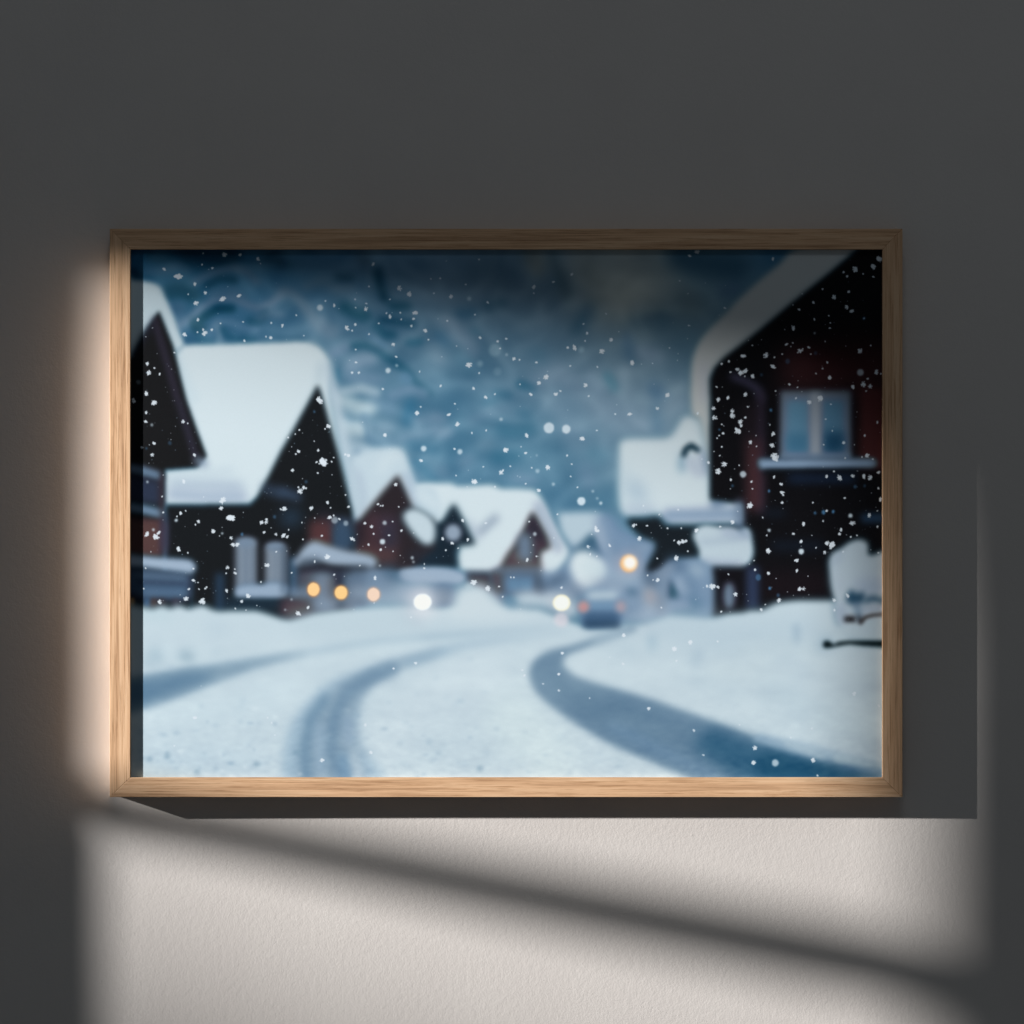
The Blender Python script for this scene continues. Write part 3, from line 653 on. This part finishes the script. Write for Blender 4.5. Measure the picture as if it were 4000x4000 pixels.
F = {
'A0': "448,292,24;627,380,60;834,475,27;965,585,24;850,718,35;1187,665,44;1392,625,30;878,928,26;958,1100,38;940,1050,22;707,1115,33;1052,1052,18;1208,112,36;1405,112,28;1632,158,32;1662,220,11;1058,275,18;1462,1192,22;1732,1142,17;1788,1152,28;928,235,13;752,607,12;978,516,7;868,1080,14;1442,952,13;1798,966,16;1345,1002,5;1340,1103,5;1247,510,7;1652,672,5;1158,975,12;940,88,12;1008,298,8;303,1030,9;220,1138,10;362,1350,7;236,1484,26;330,1534,14;258,1595,40;392,1610,18;462,1768,8;225,1852,30;488,1838,6;578,1338,14;575,1805,6;1380,875,4;1130,850,6;1022,608,5;806,654,4;927,1200,5;60,1925,20",
'A1': "1148,226,24;1472,528,36;1603,605,38;660,748,24;1060,720,18;1058,790,30;925,774,12;1358,880,34;1312,846,14;1382,838,7;1672,840,36;1654,915,23;1630,1004,22;1800,1060,35;817,1032,42;922,988,24;1218,975,16;1500,920,13;1406,1234,26;1433,1392,18;936,1464,20;966,1588,22;880,1590,18;1732,1576,16;1270,1796,18;178,868,16;276,1124,10;57,1171,6;1098,508,14;1876,412,12;1360,670,13;1092,1108,14;930,1303,12;847,1438,9;676,1430,5;960,1776,6;458,1925,36;1842,1180,15;885,1065,16;712,784,9;941,590,6;545,692,13;920,668,14;1490,836,12;1910,590,13;5,998,24;368,1246,7",
'A2': "192,640,30;656,706,23;1238,518,32;1236,594,13;1480,452,20;1712,354,22;560,1150,20;778,1200,22;888,1166,18;1746,1278,46;1662,1278,18;418,1492,48;985,1416,28;1058,1432,17;1271,1460,19;1392,1648,38;1302,1722,34;1886,1754,30;1516,1862,31;1574,1822,18;1196,1866,28;1062,1742,12;630,1898,24;750,1858,14;474,1788,23;66,1757,18;1860,980,16;1905,1095,22;1880,1190,12;548,1600,14;1692,1510,14;60,408,14;138,188,10;545,168,13;380,486,16;148,938,14;497,866,17;32,914,6;408,1288,7;1094,1636,5;1410,1580,7;1300,1660,8;1758,1176,5;1925,1890,14;75,1388,8;264,1258,10;810,1290,14",
'A3': "1262,120,28;1358,74,40;274,1178,28;158,1322,36;538,1468,34;988,1870,33;100,1518,16;1255,998,18;1140,436,16;1708,778,20;210,850,16;376,1076,10;818,1740,8;1668,1478,18;1756,1448,20;1925,1380,26;1868,1552,30;1905,1590,32;1780,1582,18;1604,1774,18;1672,1768,8;1747,1904,25;1626,1925,28;1010,1284,11;1118,1350,9;800,1472,11;1106,1438,8;654,1486,7;1244,600,9;1058,964,8;1238,1168,9;1464,466,8;1722,494,9;1636,868,7;1858,1432,9;928,1248,4;998,1680,4",
'A4': "445,160,27;1776,160,42;1706,258,46;1482,288,44;1334,326,20;1376,378,22;1576,350,14;1706,386,18;1070,542,16;1396,570,22;1208,640,36;954,706,28;776,798,23;1372,764,34;1434,820,34;1590,910,10;704,1028,38;968,918,20;1148,874,13;1168,964,14;1162,1030,18;592,1050,11;694,742,10;610,1234,28;694,1217,13;672,1264,10;788,1312,42;894,1272,24;186,1252,14;76,1382,36;356,1372,36;462,1400,17;558,1360,16;442,1516,40;96,1570,52;30,1595,34;186,1636,34;92,1638,12;1104,1200,13;1542,1322,38;1128,1464,18;918,1358,12;1072,1538,14;988,1606,16;1162,1656,32;1744,1584,38;1806,1604,18;1638,1668,18;1582,1736,36;1668,1762,32;1448,1770,30;1616,1820,13;648,1740,20;754,1776,13;806,1827,8;760,1694,8;474,1822,12;208,1855,9;1044,1910,44;95,1865,30;1362,1258,9;1676,1248,13;1292,700,6;1554,664,4;1103,988,7;622,876,5;554,936,6;904,860,7;1820,610,12;814,600,11;304,1176,8;133,1187,9;609,1017,6;806,1641,5;1272,1310,5;1312,1425,5;1708,1445,6;1630,1320,4;592,1738,4;1245,1748,5",
'B0': "322,106,36;227,224,28;220,340,26;690,340,28;750,362,12;593,400,8;532,486,7;535,564,8;322,612,24;265,630,10;170,662,18;299,758,28;832,760,24;796,854,9;582,78,6;70,84,32;697,1094,34;1184,1330,50;1164,1432,34;1286,1550,66;1270,1545,40;1305,1560,40;658,1496,28;722,1460,12;612,1530,12;885,1600,26;842,1634,14;1068,1722,34;1145,1780,10;230,1760,36;348,1790,58;378,1738,34;440,1480,14;440,1580,9;422,1284,16;438,1012,9;1735,1610,26;1740,1570,24;1676,1612,30;1708,1735,22;1857,1756,22;1293,1806,26;1312,1885,30;1372,1890,30;1736,1242,9;1796,1674,8;1178,1670,8;948,1288,10;972,1346,7;1452,1478,7;715,1662,6;628,1925,24;766,682,5;1920,830,7;257,866,6;316,860,4;375,1160,6;320,1394,7;1652,1224,5;1762,1184,5;1532,1200,6;1610,1040,7;836,468,7;1918,1440,18",
'B1': "474,84,46;584,400,38;538,430,16;222,444,14;168,496,12;80,538,15;258,484,7;386,320,8;403,583,12;122,655,10;205,715,28;175,745,16;456,700,20;88,716,6;515,850,60;500,840,48;530,860,48;440,850,20;622,846,17;648,790,12;134,955,26;452,985,14;256,1053,9;632,1012,7;838,768,28;798,756,20;1296,508,28;1702,234,34;1748,152,16;1754,828,28;1432,1135,24;224,1215,36;270,1170,24;300,1180,16;205,1165,16;572,1358,24;614,1424,13;836,1410,22;30,1436,34;368,1432,30;600,1548,34;650,1522,16;724,1564,19;796,1265,12;606,1160,6;414,1554,11;446,1500,6;294,1544,8;250,1612,16;83,1702,17;20,1770,40;66,1788,24;264,1820,16;505,1778,20;518,1620,9;290,1680,5;1240,1395,12;1212,1378,20;1270,1398,17;1468,1410,16;1044,1614,22;1130,1662,27;1155,1752,14;1343,1774,18;1500,1710,22;1390,1600,13;884,1818,32;905,1835,14;948,1760,7;1088,1885,18;1656,1742,7;1506,1296,5;1017,346,9;1362,684,8;1520,676,5;742,1155,7;448,460,5;300,772,4;862,1138,6;1530,1360,7;1100,1245,4",
'B2': "166,248,30;274,372,32;456,486,17;238,684,18;308,720,3;880,695,38;870,705,24;1146,516,30;1132,736,22;1074,660,11;942,901,17;826,978,34;850,950,20;480,1096,42;500,1100,26;1410,912,36;1656,766,18;1712,876,13;1698,1032,14;1842,546,36;1855,560,24;1300,1206,32;342,1582,24;630,1616,18;93,1816,26;204,1866,24;1176,1596,14;1530,1510,16;1190,1798,8;1490,1800,10;1232,1894,11;258,1016,12;600,905,12;245,114,15;286,178,8;640,448,16;698,243,7;1645,288,5;1469,482,5;1402,762,5;1198,784,6;1052,770,6;415,953,6;568,1054,6;398,1160,9;750,1158,13;1132,1121,12;1060,1035,9;1028,1026,8;887,1242,8;254,1470,5;220,1525,4;1786,1168,14;1212,918,12;1274,1636,5;1062,148,6;1660,192,6",
'B3': "856,172,28;330,242,17;510,242,30;98,450,16;988,10,30;1368,240,22;357,130,9;950,84,8;1624,70,30;1747,38,24;1568,176,32;1805,204,34;1794,262,36;1580,292,38;1900,350,34;1912,390,22;1866,460,44;1850,430,28;1688,492,20;1634,512,13;1610,546,12;1669,660,13;1645,767,14;1570,714,11;1498,858,19;1418,812,10;1256,623,7;1703,876,45;1622,965,46;1785,1070,22;1885,888,13;1912,1008,4;1776,1186,9;1570,899,6;1800,1606,34;1352,1705,30;1346,1720,20;560,1650,34;590,1635,16;728,1650,22;984,1683,15;1156,1680,15;1070,1833,14;1176,1850,32;1130,1862,30;1215,1840,22;628,1808,30;258,1902,24;82,1680,34;105,1715,32;32,1760,11;1118,1447,13;682,1398,13;702,1482,8;75,1466,9;780,1742,8;990,1766,8;905,1684,8;890,1650,6;900,1532,6;880,1510,12;1302,1316,9;1140,276,5;355,844,4;1648,1664,18;1866,1466,10;1668,374,12;1695,396,8;1832,935,6",
'B4': "94,288,18;34,340,36;44,390,26;24,464,30;126,154,16;150,146,9;144,462,9;160,602,28;238,652,12;406,380,16;444,498,30;432,638,36;465,770,52;455,790,40;478,810,36;1044,48,44;900,96,32;1174,122,14;734,48,17;1190,456,16;1335,604,22;1082,632,13;1350,800,15;1628,764,32;1562,788,12;1700,812,13;1760,350,18;1598,512,18;1470,628,10;1500,222,7;458,1034,24;550,1124,30;560,1230,32;575,1262,20;558,1362,22;1120,1028,28;1284,1044,42;1446,1026,30;1592,1030,32;1670,1046,36;1768,976,28;1210,968,14;172,1096,20;186,1185,12;154,1400,44;156,1400,30;314,1545,16;1345,1303,18;1796,1320,34;1773,1176,18;1122,1464,18;1654,1520,30;1440,1616,36;1760,1662,18;1078,1592,14;830,1632,34;704,1750,26;1284,1752,26;1300,1700,24;1298,1685,16;798,1850,26;1426,1790,15;1500,1770,13;936,1768,10;948,1360,14;574,1436,8;472,1335,9;424,1344,5;636,995,6;1076,908,6;1508,960,8;1688,1236,8;504,96,5;137,887,7;108,430,5;278,322,5;160,1638,6;124,1614,5;746,1698,6;1036,1262,5;1184,1885,50;1130,1870,30;984,1925,14;1320,425,5;1203,406,6;1106,576,5;1108,310,12;234,518,10;1788,478,7;1760,1462,12;1742,1415,8;1536,1332,8;1665,1668,5;800,1905,6",
'C0': "632,344,33;748,378,14;284,368,11;1252,564,26;1346,640,29;1340,585,12;1228,640,14;820,730,26;876,752,13;846,756,8;984,812,16;968,832,16;758,836,22;722,960,40;920,985,46;945,1005,34;390,995,32;652,1000,8;1236,854,28;1510,918,38;1424,992,27;1348,1085,14;1746,536,40;1860,364,16;1615,1046,10;1654,1053,8;1480,1102,10;820,580,13;218,576,15;890,840,16;192,832,13;862,490,9;1665,746,14;1678,565,7;648,908,7;1306,838,7;1240,955,8;1262,968,5;572,262,5;724,634,6;440,980,6",
'C1': "570,430,36;410,492,20;413,406,10;656,658,20;678,708,7;786,677,9;1172,698,30;206,1138,36;330,1066,26;1246,340,19;1792,575,14;1788,520,12;1626,1192,13;1404,1838,17;1678,1768,18;1298,310,11;868,880,6;147,397,6;1018,297,6;910,1098,9;1156,1014,10;496,1016,8;125,632,14;60,360,8;978,342,7;976,540,13;1400,360,12;1488,410,10",
'C2': "486,752,42;656,828,36;93,207,4;286,325,12;130,350,14;97,426,8;1154,470,26;1270,425,12;1294,426,6;1586,818,22;1594,1642,20;1094,1856,17;1118,1922,13;1552,1904,20;1068,1090,8;1192,187,8;1918,302,24;798,808,17;845,935,17;945,686,13;985,690,12;1325,608,7;1196,372,7;1046,500,6;408,215,24",
'C3': "860,724,28;804,724,13;734,666,14;1092,452,38;1240,362,15;855,452,12;923,511,6;1555,808,44;1620,810,26;1480,797,18;1840,900,32;1750,648,14;1660,1120,17;1778,1120,9;436,1420,24;1274,1508,30;1068,1588,36;1100,1736,15;428,1778,22;1614,1496,14;258,1694,10;16,400,18;98,428,13;908,1066,14;1338,966,7;1378,946,5;212,1790,9;1430,818,9;918,396,5;1674,496,5;1880,502,5",
'C4': "388,360,40;380,335,24;738,475,34;746,607,27;385,636,27;216,590,18;206,478,12;150,522,10;1186,285,52;1120,262,28;1096,372,24;780,835,32;832,832,28;800,240,20;524,980,30;296,1098,22;350,1028,12;1384,922,32;1216,982,24;1195,960,10;1218,1104,18;1325,364,14;1770,380,14;1672,344,7;484,700,11;884,676,9;700,916,8;892,908,8;118,908,7;133,984,6;1426,183,14;1498,160,11;1366,154,8;370,160,14;980,450,5;804,296,5;1296,1014,5;1480,1218,4;1395,1216,4",
'D1': "250,270,9;234,376,8;60,384,7;50,355,6;234,458,8;390,497,6;684,548,10;914,660,8;962,782,8;1220,748,14;1214,821,14;1511,809,14;560,181,10;895,215,12;813,248,14;1845,536,9;1720,475,14;1508,648,7;1402,696,5;155,424,6;825,308,5;1032,211,6;1145,632,5;1535,886,7",
'D0': "335,596,14;700,596,7;720,622,5;738,682,5;232,737,6;1192,632,9;1222,770,10;975,810,12;366,435,3;1444,320,9;1334,349,7",
}
DIM = set("D0 D1".split())
for t, s in F.items():
    k = S / TILE[t][2]
    for e in s.split(';'):
        x, y, r = (float(v) for v in e.split(','))
        cx, cy = q(t, x, y)
        rr = max(r * k * 1.1, .8)
        flake(cx, cy, rr, al=.95 if r > 9 else .8)
# dust of the finest flakes, mostly seen over the dark fronts
for _ in range(900):
    x = FRNG.uniform(0, W); y = FRNG.uniform(0, H * .70)
    if IMG[int(y), int(x)].mean() > .42: continue
    a = FRNG.uniform(.15, .7) if IMG[int(y), int(x)].mean() < .22 else FRNG.uniform(.1, .3)
    r = FRNG.uniform(.5, .95)
    ell('O', (x / S + PX0) * .483, (y / S + PY0) * .483, r, r * FRNG.uniform(.8, 1.3), (170,200,225) if FRNG.random() < .5 else (222,228,236), .5, a)

IMG = (IMG + rng.randn(H, W, 1) * .004).clip(0, 1)

# display tones -> reflectance of the printed sheet
KP = 0.90
lin = np.where(IMG <= .04045, IMG / 12.92, ((IMG + .055) / 1.055) ** 2.4) / KP
lin = (lin - np.array([.0075, .0093, .0112])) * np.array([.84, .91, .95])
lin = lin.clip(0.0012, .94)
enc = np.where(lin <= .0031308, lin * 12.92, 1.055 * lin ** (1 / 2.4) - .055)
px = np.ones((H, W, 4), np.float32)
px[..., :3] = enc[::-1]
img = bpy.data.images.new("winter_street_print", W, H, alpha=False)
img.colorspace_settings.name = 'sRGB'
img.pixels.foreach_set(px.ravel())
img.update(); img.pack()

# =====================================================================
#  MATERIALS
# =====================================================================
def new_mat(name):
    m = bpy.data.materials.new(name); m.use_nodes = True
    nt = m.node_tree; b = nt.nodes['Principled BSDF']
    return m, nt, b
def N(nt, typ, **kw):
    n = nt.nodes.new(typ)
    for k, v in kw.items():
        if k in n.inputs.keys(): n.inputs[k].default_value = v
        else: setattr(n, k, v)
    return n

def plaster():
    m, nt, b = new_mat('painted plaster'); L = nt.links.new
    tc = N(nt, 'ShaderNodeTexCoord')
    n1 = N(nt, 'ShaderNodeTexNoise', Scale=520.0, Detail=3.0, Roughness=.6)
    n2 = N(nt, 'ShaderNodeTexNoise', Scale=170.0, Detail=2.0, Roughness=.5)
    n3 = N(nt, 'ShaderNodeTexNoise', Scale=9.0, Detail=3.0, Roughness=.5)
    vo = N(nt, 'ShaderNodeTexVoronoi', Scale=34.0)
    for n in (n1, n2, n3, vo): L(tc.outputs['Object'], n.inputs['Vector'])
    # a few small nibs of paint
    sp = N(nt, 'ShaderNodeMapRange'); sp.inputs['From Min'].default_value = .0; sp.inputs['From Max'].default_value = .05
    sp.inputs['To Min'].default_value = 1.0; sp.inputs['To Max'].default_value = 0.0
    L(vo.outputs['Distance'], sp.inputs['Value'])
    wn = N(nt, 'ShaderNodeMath', operation='GREATER_THAN'); wn.inputs[1].default_value = .86
    L(vo.outputs['Color'], wn.inputs[0])
    spm = N(nt, 'ShaderNodeMath', operation='MULTIPLY'); L(sp.outputs[0], spm.inputs[0]); L(wn.outputs[0], spm.inputs[1])
    a1 = N(nt, 'ShaderNodeMath', operation='MULTIPLY_ADD'); a1.inputs[1].default_value = .9
    L(n1.outputs['Fac'], a1.inputs[0]); L(n2.outputs['Fac'], a1.inputs[2])
    a2 = N(nt, 'ShaderNodeMath', operation='MULTIPLY_ADD'); a2.inputs[1].default_value = .8
    L(spm.outputs[0], a2.inputs[0]); L(a1.outputs[0], a2.inputs[2])
    bp = N(nt, 'ShaderNodeBump', Strength=.52, Distance=.00035)
    L(a2.outputs[0], bp.inputs['Height']); L(bp.outputs[0], b.inputs['Normal'])
    cr = N(nt, 'ShaderNodeMapRange'); cr.inputs['From Min'].default_value = .3; cr.inputs['From Max'].default_value = .7
    L(n3.outputs['Fac'], cr.inputs['Value'])
    mx = N(nt, 'ShaderNodeMix', data_type='RGBA')
    mx.inputs['A'].default_value = (.625, .605, .59, 1); mx.inputs['B'].default_value = (.65, .632, .615, 1)
    L(cr.outputs[0], mx.inputs['Factor']); L(mx.outputs['Result'], b.inputs['Base Color'])
    b.inputs['Roughness'].default_value = .85; b.inputs['Specular IOR Level'].default_value = .2
    return m

def oak(name, along, seed, tint=1.0):
    """grain runs along the rail"""
    m, nt, b = new_mat(name); L = nt.links.new
    tc = N(nt, 'ShaderNodeTexCoord')
    mp = N(nt, 'ShaderNodeMapping'); mp.inputs['Location'].default_value = (seed * .37, 0, seed * .71)
    mp.inputs['Scale'].default_value = (1, 10, 46) if along == 'x' else (46, 10, 1)
    L(tc.outputs['Object'], mp.inputs['Vector'])
    w = N(nt, 'ShaderNodeTexNoise', Scale=7.0, Detail=5.0, Roughness=.62, Distortion=.6)
    f = N(nt, 'ShaderNodeTexNoise', Scale=26.0, Detail=4.0, Roughness=.65)
    v = N(nt, 'ShaderNodeTexNoise', Scale=1.6, Detail=2.0)
    for n in (w, f, v): L(mp.outputs[0], n.inputs['Vector'])
    r = N(nt, 'ShaderNodeValToRGB'); e = r.color_ramp.elements
    e[0].position = .30; e[0].color = (.44 * tint, .26 * tint, .145 * tint, 1)
    e[1].position = .70; e[1].color = (.82 * tint, .575 * tint, .37 * tint, 1)
    k = r.color_ramp.elements.new(.5); k.color = (.71 * tint, .455 * tint, .27 * tint, 1)
    L(w.outputs['Fac'], r.inputs['Fac'])
    pr = N(nt, 'ShaderNodeMapRange'); pr.inputs['From Min'].default_value = .53; pr.inputs['From Max'].default_value = .66
    L(f.outputs['Fac'], pr.inputs['Value'])
    mx = N(nt, 'ShaderNodeMix', data_type='RGBA', blend_type='MULTIPLY')
    mx.inputs['B'].default_value = (.66, .58, .5, 1)
    L(pr.outputs[0], mx.inputs['Factor']); L(r.outputs['Color'], mx.inputs['A'])
    L(mx.outputs['Result'], b.inputs['Base Color'])
    bp = N(nt, 'ShaderNodeBump', Strength=.35, Distance=.0002); bp.invert = True
    L(pr.outputs[0], bp.inputs['Height']); L(bp.outputs[0], b.inputs['Normal'])
    b.inputs['Roughness'].default_value = .55; b.inputs['Specular IOR Level'].default_value = .35
    return m

def flat(name, col, rough=.7):
    m, nt, b = new_mat(name)
    n = N(nt, 'ShaderNodeTexNoise', Scale=40.0, Detail=3.0)
    mx = N(nt, 'ShaderNodeMix', data_type='RGBA')
    mx.inputs['A'].default_value = (*[c * .92 for c in col], 1); mx.inputs['B'].default_value = (*[min(1, c * 1.06) for c in col], 1)
    nt.links.new(n.outputs['Fac'], mx.inputs['Factor']); nt.links.new(mx.outputs['Result'], b.inputs['Base Color'])
    b.inputs['Roughness'].default_value = rough
    return m

def printed():
    m, nt, b = new_mat('printed sheet'); L = nt.links.new
    uv = N(nt, 'ShaderNodeUVMap'); uv.uv_map = 'UVMap'
    im = N(nt, 'ShaderNodeTexImage'); im.image = img; im.interpolation = 'Cubic'; im.extension = 'EXTEND'
    L(uv.outputs[0], im.inputs['Vector']); L(im.outputs['Color'], b.inputs['Base Color'])
    b.inputs['Roughness'].default_value = .6; b.inputs['Specular IOR Level'].default_value = .12
    return m

# =====================================================================
#  OBJECTS
# =====================================================================
def link(name, bm, mat, parent=None, bevel=0):
    me = bpy.data.meshes.new(name); bmesh.ops.recalc_face_normals(bm, faces=bm.faces[:]); bm.to_mesh(me); bm.free()
    o = bpy.data.objects.new(name, me); COL.objects.link(o); me.materials.append(mat)
    if parent: o.parent = parent
    if bevel:
        md = o.modifiers.new('edge', 'BEVEL'); md.width = bevel; md.segments = 3; md.limit_method = 'ANGLE'; md.angle_limit = math.radians(40)
    return o
def prism(bm, ring, d):
    """ring of points extruded by vector d"""
    a = [bm.verts.new(p) for p in ring]; c = [bm.verts.new(Vector(p) + Vector(d)) for p in ring]
    n = len(a); bm.faces.new(a); bm.faces.new(c[::-1])
    for i in range(n): bm.faces.new((a[i], c[i], c[(i + 1) % n], a[(i + 1) % n]))

# wall
bm = bmesh.new()
prism(bm, [(-1.6, 0, -1.3), (2.6, 0, -1.3), (2.6, 0, 1.5), (-1.6, 0, 1.5)], (0, .12, 0))
wall = link('wall', bm, plaster()); wall['kind'] = 'structure'
wall['label'] = 'smooth off-white plaster wall with fine roller texture'; wall['category'] = 'wall'

# framed print
D = 50 * MM; REC = 8.6 * MM
kf = (CAMD - D) / CAMD; kp = (CAMD - D + REC) / CAMD
def fx(px): return X(px) * kf
def fz(py): return Z(py) * kf
def pxx(px): return X(px) * kp
def pzz(py): return Z(py) * kp
xo0, xo1, zo0, zo1 = fx(207), fx(1703), fz(1504), fz(431.5)
xi0, xi1, zi0, zi1 = fx(246), fx(1665), fz(1467), fz(470.5)
root = bpy.data.objects.new('picture_frame', None); COL.objects.link(root)
root.location = (0, 0, 0)
root['label'] = 'slim light oak frame holding a blurred print of a snowy village street'
root['category'] = 'framed picture'
yb = -.001
def rail(ring, mat, lab=None):
    """mitred rail: front quad ring pushed back to the wall"""
    bm = bmesh.new()
    prism(bm, [(x, -D, z) for x, z in ring], (0, D + yb, 0))
    o = link('frame_rail', bm, mat, root, bevel=.00045)
    if lab: o['label'] = lab
    return o
g = .00001      # hairline mitre gap
rail([(xo0 + g, zo1), (xo1 - g, zo1), (xi1 - g, zi1), (xi0 + g, zi1)], oak('oak top', 'x', 1.3), 'top oak rail')
rail([(xo0 + g, zo0), (xo1 - g, zo0), (xi1 - g, zi0), (xi0 + g, zi0)], oak('oak bottom', 'x', 4.1), 'bottom oak rail')
rail([(xo0, zo0 + g), (xo0, zo1 - g), (xi0, zi1 - g), (xi0, zi0 + g)], oak('oak left', 'z', 2.2, 1.04), 'left oak rail')
rail([(xo1, zo0 + g), (xo1, zo1 - g), (xi1, zi1 - g), (xi1, zi0 + g)], oak('oak right', 'z', 6.7, .97), 'right oak rail')

# the printed sheet: UVs follow the measured sheet
yp = -(D - REC)
def sx(s): return pxx(s * .483)
def sz(s): return pzz(s * .483)
e = 1.2 * .001
XL, XR, ZB, ZT = xi0 - .0, xi1 + .0, zi0 - .0, zi1 + .0
XL += .00005; XR -= .00005; ZB += .00005; ZT -= .00005
bm = bmesh.new()
vs = [bm.verts.new(p) for p in ((XL, yp, ZB), (XR, yp, ZB), (XR, yp, ZT), (XL, yp, ZT))]
f = bm.faces.new(vs)
uvl = bm.loops.layers.uv.new('UVMap')
def uvof(x, z):
    s = (x / kp / MM + 966) / .483; t = (966 - z / kp / MM) / .483
    return ((s - PX0) * S / W, 1 - (t - PY0) * S / H)
for l in f.loops: l[uvl].uv = uvof(l.vert.co.x, l.vert.co.z)
# sheet thickness
r = bmesh.ops.extrude_face_region(bm, geom=[f])
for v in r['geom']:
    if isinstance(v, bmesh.types.BMVert): v.co.y += .0008
for fa in bm.faces:
    for l in fa.loops: l[uvl].uv = uvof(l.vert.co.x, l.vert.co.z)
sheet = link('print', bm, printed(), root)
sheet['label'] = 'blurred winter village street with falling snow'
bm = bmesh.new()
prism(bm, [(XL, yp + .0015, ZB), (XR, yp + .0015, ZB), (XR, yp + .0015, ZT), (XL, yp + .0015, ZT)], (0, .003, 0))
link('backing_board', bm, flat('brown board', (.28, .2, .13)), root)

# =====================================================================
#  LIGHT: low sunlight from the left cut to window shape by unseen added boards
# =====================================================================
LAMP = Vector(((-34155 - 966) * MM, -6.25, (966 + 9700) * MM))
def back(px, py, dist):
    """point on the light ray that lands at (px,py) of the wall, dist metres before it"""
    w = Vector((X(px), 0, Z(py))); d = (LAMP - w).normalized()
    return w + d * dist
def board(name, quad, mat, parent, thick=.03):
    bm = bmesh.new()
    ring = [back(*p) for p in quad]
    c = sum(ring, Vector()) / len(ring); d = (LAMP - c).normalized() * thick
    prism(bm, ring, d)
    return link(name, bm, mat, parent)
white = flat('gobo paint', (.42, .41, .4), .5)
gobo = bpy.data.objects.new('window_gobo', None); COL.objects.link(gobo)  # unseen boards added to block light, each shaped for one edge of the patch
gobo['label'] = 'boards out of view left of the picture, added to cut the sunlight'; gobo['category'] = 'light blocker'
board('gobo_top', [(-2600, -900, 2.8), (5200, -900, 9.5), (5200, 1060, 11.5), (1850, 590, 11.0), (1000, 532, 7.5), (165, 500, 3.6), (-2600, 80, 2.8)], white, gobo)
board('gobo_bar', [(-400, 1320, 2.5), (150, 1474, 2.5), (350, 1528, 2.8), (1000, 1636, 2.8), (1850, 1790, 3.2), (3200, 2060, 3.2), (3200, 2276, 3.2), (1850, 1928, 3.2), (1000, 1732, 2.8), (350, 1604, 2.6), (150, 1576, 2.5), (-400, 1520, 2.5)], white, gobo)
board('gobo_right', [(1760, -700, 2.2), (3400, -700, 2.2), (3400, 3600, 2.2), (1732, 3600, 2.2)], white, gobo)
# added unseen board nearer the picture, cuts the left edge of the light
board('gobo_left', [(-2600, -700, 1.4), (188, -700, 1.4), (188, 1500, 1.3), (197, 1620, 1.15), (184, 1932, 1.15), (120, 3600, 1.15), (-2600, 3600, 1.15)], white, gobo, .012)

sp = bpy.data.lights.new('sunlight', 'SPOT'); so = bpy.data.objects.new('sunlight', sp); COL.objects.link(so)
so.location = LAMP
tgt = Vector((X(1000), 0, Z(1380)))
so.rotation_euler = (tgt - LAMP).to_track_quat('-Z', 'Y').to_euler()
sp.spot_size = 2 * math.atan(.40 / (LAMP - tgt).length); sp.spot_blend = .12
sp.shadow_soft_size = .18
sp.energy = 45500; sp.color = (1.0, .950, .910)

ar = bpy.data.lights.new('ceiling_glow', 'AREA'); ao = bpy.data.objects.new('ceiling_glow', ar); COL.objects.link(ao)
ar.shape = 'DISK'; ar.size = .7; ar.energy = 4.2; ar.color = (.94, 1.0, 1.05)
ao.location = (.15, -1.7, 2.4); ao.rotation_euler = (Vector((0, 0, 0)) - ao.location).to_track_quat('-Z', 'Y').to_euler()

w = bpy.data.worlds.new('World'); scene.world = w; w.use_nodes = True
bg = w.node_tree.nodes['Background']; bg.inputs['Color'].default_value = (.93, 1.0, 1.06, 1); bg.inputs['Strength'].default_value = .046

# =====================================================================
#  CAMERA
# =====================================================================
cam = bpy.data.cameras.new('camera'); co = bpy.data.objects.new('camera', cam); COL.objects.link(co)
co.location = (0, -CAMD, 0); co.rotation_euler = (math.radians(90), 0, 0)
cam.sensor_width = 36; cam.lens = 36 * CAMD / (1932 * MM); cam.clip_end = 60; cam.clip_start = .05
scene.camera = co
vs_ = scene.view_settings; vs_.view_transform = 'Standard'; vs_.look = 'None'; vs_.exposure = 0; vs_.gamma = 1
scene.cycles.max_bounces = 5
